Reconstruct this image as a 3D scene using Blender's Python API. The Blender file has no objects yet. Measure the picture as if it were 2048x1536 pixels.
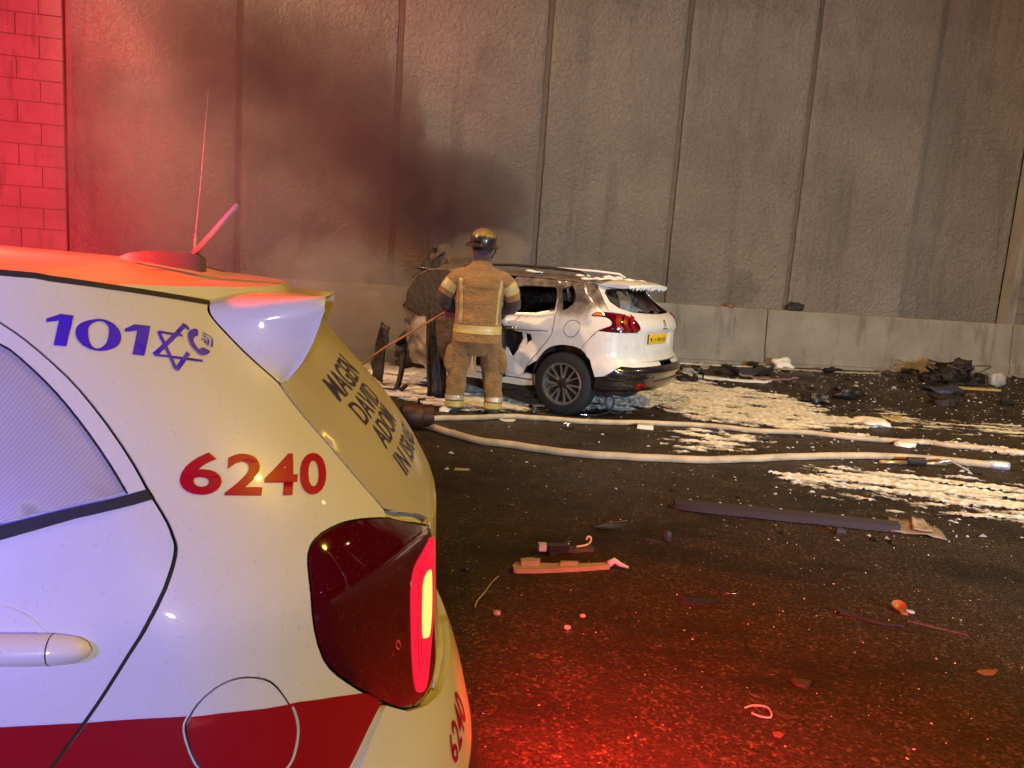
import bpy, bmesh, math, random
import numpy as np
from mathutils import Vector, Matrix, noise
from mathutils.geometry import delaunay_2d_cdt
rad = math.radians
random.seed(7); rng = np.random.default_rng(7)
sc = bpy.context.scene
COL = sc.collection

# ------------------------------------------------------------------ camera
PITCH, ROLL, CAM_H, FOC = rad(8.86), rad(4.03), 1.47, 1510.0
_F = Vector((0, math.cos(PITCH), -math.sin(PITCH))); _U0 = Vector((0, math.sin(PITCH), math.cos(PITCH))); _R0 = Vector((1, 0, 0))
_R = math.cos(ROLL)*_R0 + math.sin(ROLL)*_U0; _U = -math.sin(ROLL)*_R0 + math.cos(ROLL)*_U0
camd = bpy.data.cameras.new("camera"); cam = bpy.data.objects.new("camera", camd); COL.objects.link(cam)
camd.sensor_width = 36; camd.lens = FOC*36/2048; camd.clip_start = .05; camd.clip_end = 400
M = Matrix((( _R.x, _U.x, -_F.x, 0), (_R.y, _U.y, -_F.y, 0), (_R.z, _U.z, -_F.z, CAM_H), (0, 0, 0, 1)))
cam.matrix_world = M; sc.camera = cam

# ------------------------------------------------------------------ night sky, moon, exposure
world = bpy.data.worlds.new("World"); sc.world = world; world.use_nodes = True
wn = world.node_tree; wn.nodes.clear()
sky = wn.nodes.new('ShaderNodeTexSky'); sky.sky_type = 'NISHITA'; sky.sun_disc = False
sky.sun_elevation = rad(3); sky.sun_rotation = rad(200)
bg = wn.nodes.new('ShaderNodeBackground'); bg.inputs[1].default_value = .0035
wo = wn.nodes.new('ShaderNodeOutputWorld'); wn.links.new(sky.outputs[0], bg.inputs[0]); wn.links.new(bg.outputs[0], wo.inputs[0])
sun = bpy.data.lights.new("moon", 'SUN'); sun.energy = .01; sun.angle = rad(.5); sun.color = (1, .95, .88)
suno = bpy.data.objects.new("moon", sun); COL.objects.link(suno); suno.rotation_euler = (rad(60), 0, rad(200))
vs = sc.view_settings; vs.view_transform = 'Standard'; vs.look = 'None'; vs.exposure = 0; vs.gamma = 1; vs.use_curve_mapping = False
sc.cycles.use_denoising = True
sc.cycles.max_bounces = 6; sc.cycles.volume_bounces = 1; sc.cycles.volume_step_rate = 1.4; sc.cycles.volume_max_steps = 128
sc.cycles.sample_clamp_indirect = 4

# ------------------------------------------------------------------ lamps' light (their housings are built further down)
def light(name, kind, loc, power, color, size=.15, target=None, cone=60, blend=.8):
    d = bpy.data.lights.new(name, kind); d.energy = power; d.color = color
    if kind == 'AREA': d.shape = 'DISK'; d.size = size
    else: d.shadow_soft_size = size
    if kind == 'SPOT': d.spot_size = rad(cone); d.spot_blend = blend
    o = bpy.data.objects.new(name, d); COL.objects.link(o); o.location = loc
    if target is not None:
        o.rotation_euler = (Vector(target)-Vector(loc)).to_track_quat('-Z', 'Y').to_euler()
    return o
SODIUM = (1.0, .58, .015); COOL = (.62, .80, 1.0); RED = (1.0, .025, .06); BLUE = (.16, .12, 1.0)
WARM = (1.0, .62, .35); PLAIN = (1.0, .88, .92)
# place, power, colour, aim (None: straight down), cone
STREET_AND_FILL = [((-9.5, 5.6, 7.4), 4700, WARM, (4.5, 13.8, 3.4), 78), ((12.0, 8.0, 8.2), 850, WARM, (4.5, 13.5, 3.5), 120), ((6.2, 3.0, 7.6), 2100, SODIUM, None, 165), ((1.5, -9.0, 2.3), 1700, PLAIN, (0, 2, 1.2), 120), ((-2.6, 3.0, 12.0), 2850, WARM, (3.4, 13.6, 3.8), 100)]  # PLAIN entry is an added fill; last entry an added flood for the wall
for loc, w, c_, aim, cone in STREET_AND_FILL:
    light("street_or_fill_light", 'SPOT', (loc[0], loc[1], loc[2]-.2), w, c_, .16, aim or (loc[0], loc[1]+.9, 0), cone, .6)
FLOOD = (6.0, -2.2, 2.1)
light("flood_light", 'SPOT', (FLOOD[0], FLOOD[1]+.14, FLOOD[2]), 4500, COOL, .12, (4.3, 8, .2), 70, .8)
BLUE_FILL = (-1.12, -.18, 1.30)  # added blue lamp for unseen police lights, tints the ambulance side
light("blue_fill_light", 'POINT', (BLUE_FILL[0]+.04, BLUE_FILL[1]+.16, BLUE_FILL[2]), 46, BLUE, .06)

# ------------------------------------------------------------------ helpers
def link(o, parent=None):
    COL.objects.link(o)
    if parent is not None: o.parent = parent
    return o
def empty(name, loc=(0, 0, 0), rz=0, parent=None):
    o = bpy.data.objects.new(name, None); o.empty_display_size = .2; link(o, parent); o.location = loc; o.rotation_euler = (0, 0, rz); return o
def tag(o, label=None, cat=None, group=None, kind=None):
    if label: o['label'] = label
    if cat: o['category'] = cat
    if group: o['group'] = group
    if kind: o['kind'] = kind
    return o
def mobj(name, V, F, mat=None, parent=None, smooth=True, uv=None, mats=None, midx=None):
    me = bpy.data.meshes.new(name); me.from_pydata([tuple(map(float, v)) for v in V], [], [tuple(map(int, f)) for f in F])
    for m in (mats or ([mat] if mat else [])): me.materials.append(m)
    if smooth: me.polygons.foreach_set('use_smooth', [True]*len(me.polygons))
    if midx is not None: me.polygons.foreach_set('material_index', [int(i) for i in midx])
    if uv is not None:
        l = me.uv_layers.new(name='sz'); idx = np.zeros(len(me.loops), int); me.loops.foreach_get('vertex_index', idx)
        l.data.foreach_set('uv', np.asarray(uv, float)[idx].ravel())
    me.update()
    return link(bpy.data.objects.new(name, me), parent)
def bobj(name, bm, mat, parent=None, smooth=True):
    me = bpy.data.meshes.new(name); bm.to_mesh(me); bm.free(); me.materials.append(mat)
    if smooth: me.polygons.foreach_set('use_smooth', [True]*len(me.polygons))
    return link(bpy.data.objects.new(name, me), parent)
def sharp(o, deg=35):
    o.data.set_sharp_from_angle(angle=rad(deg)); return o
class G:
    """collects simple shapes into one vertex/face list"""
    def __init__(s): s.V = []; s.F = []
    def add(s, V, F):
        n = len(s.V); s.V += [tuple(v) for v in V]; s.F += [tuple(i+n for i in f) for f in F]; return s
    def box(s, c, d, R=None, bev=0):
        x, y, z = d[0]/2, d[1]/2, d[2]/2
        V = [Vector((a*x, b*y, e*z)) for a in (-1, 1) for b in (-1, 1) for e in (-1, 1)]
        if R is not None: V = [R @ v for v in V]
        return s.add([v+Vector(c) for v in V], [(0,1,3,2),(4,6,7,5),(0,4,5,1),(2,3,7,6),(0,2,6,4),(1,5,7,3)])
    def tube(s, pts, r, n=8, cap=True):
        pts = [Vector(p) for p in pts]; rr = [float(x) for x in r] if hasattr(r, '__len__') else [r]*len(pts)
        up = Vector((0, 0, 1)); prev = None; base = len(s.V)
        for i, p in enumerate(pts):
            t = (pts[min(i+1, len(pts)-1)]-pts[max(i-1, 0)]).normalized()
            a = prev - t*prev.dot(t) if prev is not None else t.cross(up if abs(t.z) < .9 else Vector((1, 0, 0)))
            a.normalize(); b = t.cross(a); prev = a
            for k in range(n):
                q = 2*math.pi*k/n; s.V.append(tuple(p + rr[i]*(math.cos(q)*a+math.sin(q)*b)))
        for i in range(len(pts)-1):
            for k in range(n):
                A = base+i*n+k; B = base+i*n+(k+1) % n; s.F.append((A, B, B+n, A+n))
        if cap: s.F.append(tuple(base+k for k in range(n))[::-1]); s.F.append(tuple(base+(len(pts)-1)*n+k for k in range(n)))
        return s
    def lathe(s, prof, R, o, n=24, closed=False):
        """prof: (radius, height) list turned about R's z axis at o"""
        b = len(s.V); o = Vector(o)
        for r, h in prof:
            for k in range(n):
                q = 2*math.pi*k/n; s.V.append(tuple(o + R @ Vector((r*math.cos(q), r*math.sin(q), h))))
        m = len(prof)
        for i in range(m if closed else m-1):
            for k in range(n):
                A = b+i*n+k; B = b+i*n+(k+1) % n; C_ = b+((i+1) % m)*n+(k+1) % n; D = b+((i+1) % m)*n+k; s.F.append((A, B, C_, D))
        return s
    def rings(s, R, cap=True):
        b = len(s.V); n = len(R[0])
        for r in R: s.V += [tuple(v) for v in r]
        for i in range(len(R)-1):
            for k in range(n):
                A = b+i*n+k; B = b+i*n+(k+1) % n; s.F.append((A, B, B+n, A+n))
        if cap: s.F.append(tuple(b+k for k in range(n))[::-1]); s.F.append(tuple(b+(len(R)-1)*n+k for k in range(n)))
        return s
    def obj(s, name, mat, parent=None, smooth=False, deg=None):
        o = mobj(name, s.V, s.F, mat, parent, smooth or deg is not None)
        bm = bmesh.new(); bm.from_mesh(o.data); bmesh.ops.recalc_face_normals(bm, faces=bm.faces); bm.to_mesh(o.data); bm.free()
        if deg is not None: sharp(o, deg)
        return o
ID3 = Matrix.Identity(3)
def ease(n): return [i/(n-1) for i in range(n)]
def catmull(P, k=6, closed=False):
    P = [Vector(p) for p in P]; n = len(P); out = []
    for i in range(n if closed else n-1):
        g = (lambda j: P[j % n]) if closed else (lambda j: P[max(0, min(n-1, j))])
        a, b, c, d = g(i-1), g(i), g(i+1), g(i+2)
        for q in range(k):
            t = q/k; out.append(.5*((2*b)+(c-a)*t+(2*a-5*b+4*c-d)*t*t+(3*b-a-3*c+d)*t**3))
    if not closed: out.append(P[-1])
    return out

# ------------------------------------------------------------------ materials
class N:
    def __init__(s, name):
        s.m = bpy.data.materials.new(name); s.m.use_nodes = True; s.t = s.m.node_tree; s.b = s.t.nodes['Principled BSDF']; s.out = s.t.nodes['Material Output']
    def n(s, typ, **k):
        x = s.t.nodes.new('ShaderNode'+typ)
        for a, v in k.items():
            if a.startswith('i_'):
                key = a[2:]; key = int(key) if key.isdigit() else key.replace('_', ' '); x.inputs[key].default_value = v
            else: setattr(x, a, v)
        return x
    def l(s, a, b): s.t.links.new(a, b)
    def set(s, **k):
        for a, v in k.items(): s.b.inputs[a.replace('_', ' ')].default_value = (*v, 1) if isinstance(v, tuple) and len(v) == 3 else v
        return s
    def noise(s, scale, detail=4, rough=.55, vec=None, dist=0):
        x = s.n('TexNoise'); x.inputs['Scale'].default_value = scale; x.inputs['Detail'].default_value = detail; x.inputs['Roughness'].default_value = rough; x.inputs['Distortion'].default_value = dist
        if vec is not None: s.l(vec, x.inputs['Vector'])
        return x.outputs['Fac']
    def coord(s, kind='Object', scale=None, loc=None, rot=None):
        c = s.n('TexCoord').outputs[kind]
        if scale or loc or rot:
            m = s.n('Mapping'); s.l(c, m.inputs['Vector'])
            if scale: m.inputs['Scale'].default_value = scale
            if loc: m.inputs['Location'].default_value = loc
            if rot: m.inputs['Rotation'].default_value = rot
            c = m.outputs[0]
        return c
    def ramp(s, fac, stops):
        r = s.n('ValToRGB'); e = r.color_ramp.elements
        while len(e) < len(stops): e.new(.5)
        for q, (p, c) in zip(e, stops):
            q.position = p; q.color = (c, c, c, 1) if not isinstance(c, tuple) else (*c, 1)
        s.l(fac, r.inputs[0]); return r.outputs[0]
    def mix(s, fac, a, b, mode='MIX'):
        x = s.n('Mix', data_type='RGBA', blend_type=mode)
        for i, v in ((0, fac), (6, a), (7, b)):
            if isinstance(v, (int, float)): x.inputs[i].default_value = v
            elif isinstance(v, tuple): x.inputs[i].default_value = (*v, 1)
            else: s.l(v, x.inputs[i])
        return x.outputs[2]
    def math(s, op, a, b=0., c=0.):
        x = s.n('Math', operation=op)
        for i, v in enumerate((a, b, c)):
            if isinstance(v, (int, float)): x.inputs[i].default_value = v
            else: s.l(v, x.inputs[i])
        return x.outputs[0]
    def bump(s, h, strength=.5, dist=.01, normal=None):
        b = s.n('Bump'); b.inputs['Strength'].default_value = strength; b.inputs['Distance'].default_value = dist; s.l(h, b.inputs['Height'])
        if normal is not None: s.l(normal, b.inputs['Normal'])
        s.l(b.outputs[0], s.b.inputs['Normal']); return b.outputs[0]
    def base(s, c): s.l(c, s.b.inputs['Base Color']); return s
    def rough(s, r): s.l(r, s.b.inputs['Roughness']); return s
def mat(name, col, rough=.5, metal=0., var=.15, scale=8., bump=0., bscale=60., bdist=.004, coat=0., spec=.5):
    """plain stuff with a little wear: colour and gloss vary by noise"""
    k = N(name); co = k.coord('Object')
    nz = k.noise(scale, 5, .6, co)
    k.base(k.mix(k.ramp(nz, [(.3, 0.), (.7, 1.)]), tuple(c*(1-var) for c in col), tuple(min(1, c*(1+var)) for c in col)))
    k.rough(k.math('MULTIPLY_ADD', nz, .25, rough-.12))
    k.set(Metallic=metal, Coat_Weight=coat, Coat_Roughness=.08); k.b.inputs['Specular IOR Level'].default_value = spec
    if bump: k.bump(k.noise(bscale, 4, .6, co), bump, bdist)
    return k.m

def m_asphalt():
    k = N('asphalt'); co = k.coord('Object')
    v = k.n('TexVoronoi', feature='F1'); v.inputs['Scale'].default_value = 95; k.l(co, v.inputs['Vector'])
    v2 = k.n('TexVoronoi', feature='F1'); v2.inputs['Scale'].default_value = 42; k.l(co, v2.inputs['Vector'])
    big = k.noise(.55, 5, .6, co); mid = k.noise(6, 5, .65, co); fine = k.noise(240, 3, .6, co)
    sep = k.n('SeparateColor'); k.l(v.outputs['Color'], sep.inputs[0])
    stone = k.ramp(sep.outputs[0], [(.0, (.014, .0095, .007)), (.6, (.038, .026, .018)), (.9, (.08, .056, .04)), (1, (.17, .13, .09))])
    c = k.mix(k.ramp(mid, [(.3, 0.), (.75, 1.)]), stone, (.026, .0175, .012))
    c = k.mix(k.ramp(k.noise(.9, 5, .65, k.coord('Object', (1, 1.8, 1), (3, 7, 0))), [(.48, 0.), (.66, .75)]), c, (.008, .006, .005))
    c = k.mix(k.ramp(k.noise(2.6, 4, .7, co), [(.6, 0.), (.72, .35)]), c, (.06, .045, .033))
    k.base(c)
    h = k.math('ADD', k.math('MULTIPLY', v.outputs['Distance'], -1.0), k.math('MULTIPLY', v2.outputs['Distance'], -.8)); h = k.math('ADD', h, k.math('MULTIPLY', fine, .35))
    wet = k.ramp(big, [(.42, 0.), (.62, 1.)])
    sx = k.n('SeparateXYZ'); k.l(co, sx.inputs[0]); far = k.ramp(k.math('DIVIDE', sx.outputs[1], 14.), [(.22, .25), (.5, 1.)])
    k.rough(k.math('MULTIPLY_ADD', k.math('MULTIPLY', wet, far), -.30, k.math('MULTIPLY_ADD', mid, .2, .58)))
    k.bump(h, .6, .005)
    k.b.inputs['Specular IOR Level'].default_value = .22
    return k.m
def m_stucco():
    k = N('stucco'); co = k.coord('Object')
    n1 = k.noise(15, 4, .6, co, .5); n2 = k.noise(42, 3, .6, co)
    h = k.math('ADD', n1, k.math('MULTIPLY', n2, .4))
    big = k.noise(.45, 5, .6, co); drip = k.noise(1.0, 5, .7, k.coord('Object', (2.2, 2.2, .22)))
    c = k.mix(k.ramp(big, [(.3, 0.), (.7, 1.)]), (.18, .155, .13), (.29, .25, .21))
    c = k.mix(k.ramp(drip, [(.54, 0.), (.74, .6)]), c, (.10, .085, .07))
    c = k.mix(k.ramp(n2, [(.35, .25), (.6, 0.)]), c, (.10, .08, .065))
    w = k.coord('Object'); sx = k.n('SeparateXYZ'); k.l(w, sx.inputs[0])
    c = k.mix(k.math('MULTIPLY', k.ramp(k.noise(.8, 4, .6, k.coord('Object', (1, 1, .55))), [(.55, 0.), (.68, .5)]), .8), c, (.085, .07, .06))
    low = k.math('MULTIPLY', k.ramp(sx.outputs[2], [(0., 1.), (.22, 0.)]), k.ramp(k.noise(1.1, 3, .5, co), [(.52, 0.), (.58, .7)]))
    c = k.mix(low, c, (.25, .19, .07))
    k.base(c); k.set(Roughness=.82); k.bump(h, 1.0, .085); return k.m
def m_concrete(name, a, b, bump=.35):
    k = N(name); co = k.n('NewGeometry').outputs['Position']; mp = k.n('Mapping'); k.l(co, mp.inputs[0]); mp.inputs['Scale'].default_value = (3, 3, .5)
    big = k.noise(1.2, 6, .65, co); st = k.noise(1.6, 5, .7, mp.outputs[0]); f = k.noise(45, 4, .65, co)
    c = k.mix(k.ramp(big, [(.3, 0.), (.7, 1.)]), a, b)
    c = k.mix(k.ramp(st, [(.52, 0.), (.72, .7)]), c, tuple(x*.35 for x in a))
    c = k.mix(k.ramp(f, [(.3, .3), (.55, 0.)]), c, tuple(x*.5 for x in a))
    k.base(c); k.set(Roughness=.75); k.bump(f, bump, .01); return k.m
def m_paint(name, col, dirt=.2, rough=.30, coat=.6):
    k = N(name); co = k.coord('Object')
    big = k.noise(2.5, 6, .65, co); f = k.noise(160, 3, .6, co)
    c = k.mix(k.ramp(big, [(.45, 0.), (.8, dirt)]), col, (.30, .26, .20))
    c = k.mix(k.ramp(f, [(.62, 0.), (.74, dirt*1.2)]), c, (.12, .10, .08))
    k.base(c); k.rough(k.math('MULTIPLY_ADD', big, .2, rough-.06)); k.set(Coat_Weight=coat, Coat_Roughness=.04); k.b.inputs['Specular IOR Level'].default_value = .2; 
    k.bump(k.noise(900, 2, .5, co), .04, .001); return k.m
def m_burnt(name, paint=(.62, .60, .56), bias=.0, axis=0, lo=1.0, hi=1.7):
    """white paint giving way to soot and bare scorched steel towards the front of the wreck"""
    k = N(name); co = k.coord('Object'); sx = k.n('SeparateXYZ'); k.l(co, sx.inputs[0])
    n1 = k.noise(3.2, 6, .62, co, .8); n2 = k.noise(14, 5, .65, co)
    up = k.math('MULTIPLY', k.math('SUBTRACT', sx.outputs[2], 1.0), 2.4)
    fr = k.math('MULTIPLY', k.math('SUBTRACT', sx.outputs[0], 1.05), 1.0)
    a = k.math('ADD', k.math('MAXIMUM', k.math('MULTIPLY', up, .9), -.28), k.math('MULTIPLY', fr, .42)); a = k.math('ADD', a, k.math('MULTIPLY', k.math('SUBTRACT', n1, .5), 1.3)); a = k.math('ADD', a, bias)
    c0 = k.mix(k.ramp(n2, [(.45, 0.), (.75, .35)]), paint, (.42, .36, .27))
    scorched = k.mix(k.ramp(n2, [(.35, 0.), (.65, 1.)]), (.022, .016, .014), (.15, .11, .085))
    c1 = k.mix(k.ramp(a, [(.12, 0.), (.34, .75)]), c0, (.22, .15, .075))
    c = k.mix(k.ramp(a, [(.30, 0.), (.55, 1.)]), c1, scorched)
    k.base(c); k.rough(k.ramp(a, [(.1, .25), (.5, .62)])); k.bump(k.math('MULTIPLY', k.ramp(a, [(.2, 0.), (.6, 1.)]), n2), .5, .02)
    k.set(Coat_Weight=.3, Coat_Roughness=.12); return k.m
def m_film():
    """perforated see-through window film: rows of fine dark holes"""
    k = N('window_film'); uv = k.n('UVMap', uv_map='sz').outputs[0]
    mp = k.n('Mapping'); k.l(uv, mp.inputs[0]); mp.inputs['Scale'].default_value = (260, 260, 1); mp.inputs['Rotation'].default_value = (0, 0, rad(30))
    sx = k.n('SeparateXYZ'); k.l(mp.outputs[0], sx.inputs[0])
    fx = k.math('SUBTRACT', k.math('FRACT', sx.outputs[0]), .5); fy = k.math('SUBTRACT', k.math('FRACT', sx.outputs[1]), .5)
    d = k.math('SQRT', k.math('ADD', k.math('MULTIPLY', fx, fx), k.math('MULTIPLY', fy, fy)))
    hole = k.ramp(d, [(.30, 1.), (.38, 0.)])
    big = k.noise(5, 4, .6, k.coord('Object'))
    c = k.mix(k.ramp(big, [(.4, 0.), (.8, 1.)]), (.58, .53, .48), (.46, .42, .38))
    k.base(k.mix(k.math('MULTIPLY', hole, .28), c, (.06, .05, .05))); k.set(Roughness=.32); k.set(Coat_Weight=.4, Coat_Roughness=.15); return k.m
def m_emit(name, col, st, base=(.1, .0, .0)):
    k = N(name); k.set(Base_Color=base, Roughness=.2); k.b.inputs['Emission Color'].default_value = (*col, 1); k.b.inputs['Emission Strength'].default_value = st; return k.m
def m_lens(name, col, rough=.06):
    k = N(name); co = k.coord('Object'); f = k.noise(220, 3, .6, co)
    k.base(k.mix(k.ramp(f, [(.62, 0.), (.75, .25)]), col, (.25, .2, .18))); k.set(Roughness=rough, Coat_Weight=1., Coat_Roughness=.03); return k.m
def m_foam():
    k = N('foam'); co = k.coord('Object'); f = k.noise(34, 4, .6, co); b = k.noise(9, 4, .6, co)
    k.base(k.mix(k.ramp(b, [(.3, 0.), (.7, 1.)]), (.66, .61, .52), (.84, .82, .77))); k.set(Roughness=.55); k.bump(f, .5, .02)
    k.set(Subsurface_Weight=.15); at = k.n('Attribute', attribute_name='cover'); fine = k.noise(38, 5, .7, k.coord('Object', (.55, 1.3, 1)))
    a = k.math('ADD', at.outputs['Fac'], k.math('MULTIPLY', k.math('SUBTRACT', fine, .5), .9)); k.l(k.ramp(a, [(.08, 0.), (.85, 1.)]), k.b.inputs['Alpha']); return k.m
def m_cloth(name, col):
    k = N(name); co = k.coord('Object'); n1 = k.noise(7, 5, .65, co); w = k.noise(420, 2, .5, co)
    c = k.mix(k.ramp(n1, [(.3, 0.), (.72, 1.)]), tuple(x*.62 for x in col), col)
    k.base(c); k.set(Roughness=.88); k.b.inputs['Sheen Weight'].default_value = .15
    k.bump(k.math('ADD', k.noise(13, 5, .6, k.coord('Object', (1, 1, 1.7)), 1.6), k.math('MULTIPLY', w, .15)), .9, .035); return k.m
def m_smoke(name, col, dens, kind):
    """kind: plume rising along local +X, or low bank that thins towards its rim"""
    k = N(name); k.t.nodes.remove(k.b); v = k.n('VolumePrincipled'); v.inputs['Color'].default_value = (*col, 1); v.inputs['Anisotropy'].default_value = .2
    co = k.coord('Object'); sx = k.n('SeparateXYZ'); k.l(co, sx.inputs[0])
    return k, v, co, sx

ASPHALT = m_asphalt(); STUCCO = m_stucco(); BARRIER = m_concrete('barrier_concrete', (.20, .175, .145), (.33, .30, .25)); BLOCKC = m_concrete('block_concrete', (.17, .14, .115), (.24, .20, .165), .6)
GAPDARK = mat('joint_filler', (.15, .115, .085), .9)
WHITE = m_paint('white_paint', (.74, .73, .71)); WHITE2 = m_paint('white_plastic_paint', (.74, .73, .71), .16, .28)
REDVINYL = m_paint('red_vinyl', (.33, .006, .014), .04, .3, .3); TXTRED = mat('red_lettering', (.42, .003, .028), .35, var=.05, spec=.1); TXTBLUE = mat('blue_lettering', (.075, .025, .70), .35, var=.05); TXTNAVY = mat('navy_lettering', (.035, .02, .14), .4, var=.05)
RUBBER = mat('black_rubber', (.02, .018, .017), .7, bump=.2); BLACKPL = mat('black_plastic', (.022, .02, .02), .35, bump=.15); FILM = m_film()
TYRE = mat('tyre_rubber', (.012, .011, .011), .75, bump=.3, bscale=90); ALLOY = mat('alloy', (.62, .60, .57), .28, .9); CHROME = mat('chrome', (.75, .75, .76), .12, 1.); DARKMET = mat('dark_metal', (.05, .046, .045), .4, .7, bump=.3, bscale=25)
LENSRED = m_lens('red_lens', (.075, .001, .006)); LITRED = m_emit('lit_red_lens', (1., .010, .040), 1.15); LITYEL = m_emit('lit_lamp_core', (1., .42, .07), 3.2)
BURNT = m_burnt('burnt_paint'); CHAR = mat('charred_metal', (.020, .014, .012), .6, .3, .6, 6, .8, 18, .03); CHARBR = mat('scorched_trim', (.075, .048, .032), .62, 0, .55, 5, .7, 14, .03); SOOTED = m_burnt('sooted_white', bias=-.35)
FOAM = m_foam(); FOAMS = mat('foam_clot', (.74, .70, .62), .6, bump=.5, bscale=70); COAT = m_cloth('turnout_cloth', (.37, .20, .065)); TROUS = m_cloth('turnout_trousers', (.33, .18, .06)); SLEEVE_SHADE = m_cloth('shaded_sleeve', (.07, .035, .026)); REFLY = mat('reflective_yellow', (.46, .36, .09), .45, var=.1); REFLS = mat('reflective_silver', (.46, .38, .26), .4, .2)  # forearm cloth darker than the coat: shade put into its colour
HELMY = mat('helmet_yellow', (.20, .125, .035), .45, coat=.1); HELMB = mat('helmet_black', (.028, .02, .022), .3, coat=.5); NECK = m_cloth('neck_cloth', (.10, .05, .075)); SKINM = mat('skin', (.42, .25, .18), .5); GLOVE = m_cloth('glove_leather', (.06, .04, .03)); BOOT = mat('boot_rubber', (.05, .042, .038), .55, bump=.3)
HOSE = mat('hose_jacket', (.42, .33, .21), .75, 0, .3, 5, .5, 130, .004); PLATEY = mat('plate_yellow', (.70, .44, .03), .35, var=.06)
AERIAL = mat('aerial_grey', (.30, .28, .28), .4); AERBASE = mat('aerial_base_black', (.09, .08, .085), .35)
GALV = mat('galvanised_steel', (.35, .35, .35), .45, .8)

# ------------------------------------------------------------------ road
g = G(); n_ = 24
road = mobj('road', [(-60, -40, 0), (60, -40, 0), (60, 60, 0), (-60, 60, 0)], [(0, 1, 2, 3)], ASPHALT, smooth=False); tag(road, 'dark wet asphalt road littered with debris', 'road', kind='structure')

# ------------------------------------------------------------------ retaining wall of stucco panels, block walls either side, barrier at its foot
WPHI = .2061; WY = 12.985; U0 = -4.569; PW = 2.3992; WH = 8.6
def wallframe(name, lab, cat): return tag(empty(name, (0, WY, 0), WPHI), lab, cat)
def wl(u, v, z=0.):      # v = distance in front of the wall's face
    return Vector((u*math.cos(WPHI)+v*math.sin(WPHI), WY+u*math.sin(WPHI)-v*math.cos(WPHI), z))
rw = wallframe('retaining_wall', 'tall retaining wall of rough stucco panels behind the wrecked car', 'wall')
def panel(u0, u1, back):
    nx, nz = 52, 170; V = []; F = []
    for j in range(nz+1):
        for i in range(nx+1):
            u = u0+(u1-u0)*i/nx; z = .02+(WH-.02)*j/nz
            e = min(i, nx-i)
            r = .010*noise.noise((u*7, z*8, back*9))+.006*noise.noise((u*17+5, z*17, 1))+.004*noise.noise((u*.7, z*.6, 3))
            du = .010*noise.noise((z*3, u0, 4)) if e == 0 else 0
            V.append((u+du, back-r+(.012 if e == 0 else 0), z))
    for j in range(nz):
        for i in range(nx):
            a = j*(nx+1)+i; F.append((a, a+1, a+nx+2, a+nx+1))
    b = len(V)
    for j in range(nz+1):
        for i in (0, nx):
            x, y, z = V[j*(nx+1)+i]; V.append((x, back+.1, z))
    for j in range(nz):
        F.append((j*(nx+1), (j+1)*(nx+1), b+2*j+2, b+2*j)); F.append(((j+1)*(nx+1)+nx, j*(nx+1)+nx, b+2*j+1, b+2*j+3))
    o = mobj('wall_panel', V, F, STUCCO, rw); sharp(o, 50); return o
for i in range(-1, 6):
    panel(U0+i*PW+.055, U0+(i+1)*PW-(.055 if i < 4 else .0), 0. if i < 5 else .24)
G().box((.19, .15, WH/2), (14.4, .14, WH-.1)).obj('joint_filler', GAPDARK, rw)
G().box((U0+6*PW+.09, .10, WH/2), (.16, .26, WH)).obj('edge_pilaster', BARRIER, rw)
def blocks(name, lab, uA, uB, flip, back):
    w = wallframe(name, lab, 'wall'); L, H, gp = .62, .305, .009
    me = None; r = random.Random(3)
    bx = bmesh.new(); bmesh.ops.create_cube(bx, size=1); bmesh.ops.scale(bx, vec=(L-gp, .2, H-gp), verts=bx.verts)
    bmesh.ops.bevel(bx, geom=list(bx.edges), offset=.005, segments=1, affect='EDGES'); me = bpy.data.meshes.new('block'); bx.to_mesh(me); bx.free(); me.materials.append(BLOCKC)
    hx = bmesh.new(); bmesh.ops.create_cube(hx, size=1); bmesh.ops.scale(hx, vec=(L/2-gp, .2, H-gp), verts=hx.verts)
    bmesh.ops.bevel(hx, geom=list(hx.edges), offset=.005, segments=1, affect='EDGES'); mh = bpy.data.meshes.new('half_block'); hx.to_mesh(mh); hx.free(); mh.materials.append(BLOCKC)
    rows = int(WH/H); end = uA if flip else uB; s = 1 if flip else -1
    nfull = int(abs(uB-uA)/L)
    for j in range(rows):
        off = 0
        if j % 2:
            o = link(bpy.data.objects.new('block', mh), w); o.location = (end+s*L/4, back+.1+r.uniform(-.005, .005), (j+.5)*H); off = L/2
        for i in range(nfull):
            o = link(bpy.data.objects.new('block', me), w); o.location = (end+s*(off+L*(i+.5)), back+.1+r.uniform(-.006, .006), (j+.5)*H); o.rotation_euler = (0, 0, r.uniform(-.006, .006))
    ln = nfull*L+L/2
    G().box((end+s*ln/2, back+.16, WH/2), (ln, .26, WH-.06)).obj('mortar', GAPDARK, w)
blocks('block_wall', 'wall of large concrete blocks at the left end, washed in red light', -12.6, -7.03, False, .02)
blocks('block_wall', 'wall of large concrete blocks at the right end past the last stucco panel', 9.98, 13.9, True, .05)
ba = wallframe('concrete_barrier', 'low grey concrete barrier with a ledge along the foot of the wall', 'barrier')
PROF = [(0.0, 0), (-.30, 0), (-.30, .055), (-.205, .06), (-.205, .235), (-.175, .262), (-.125, .99), (-.105, 1.015), (.0, 1.02)]
edges_u = [-12.6, -7.1, -1.2, 4.62, 9.9, 13.9]
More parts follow.
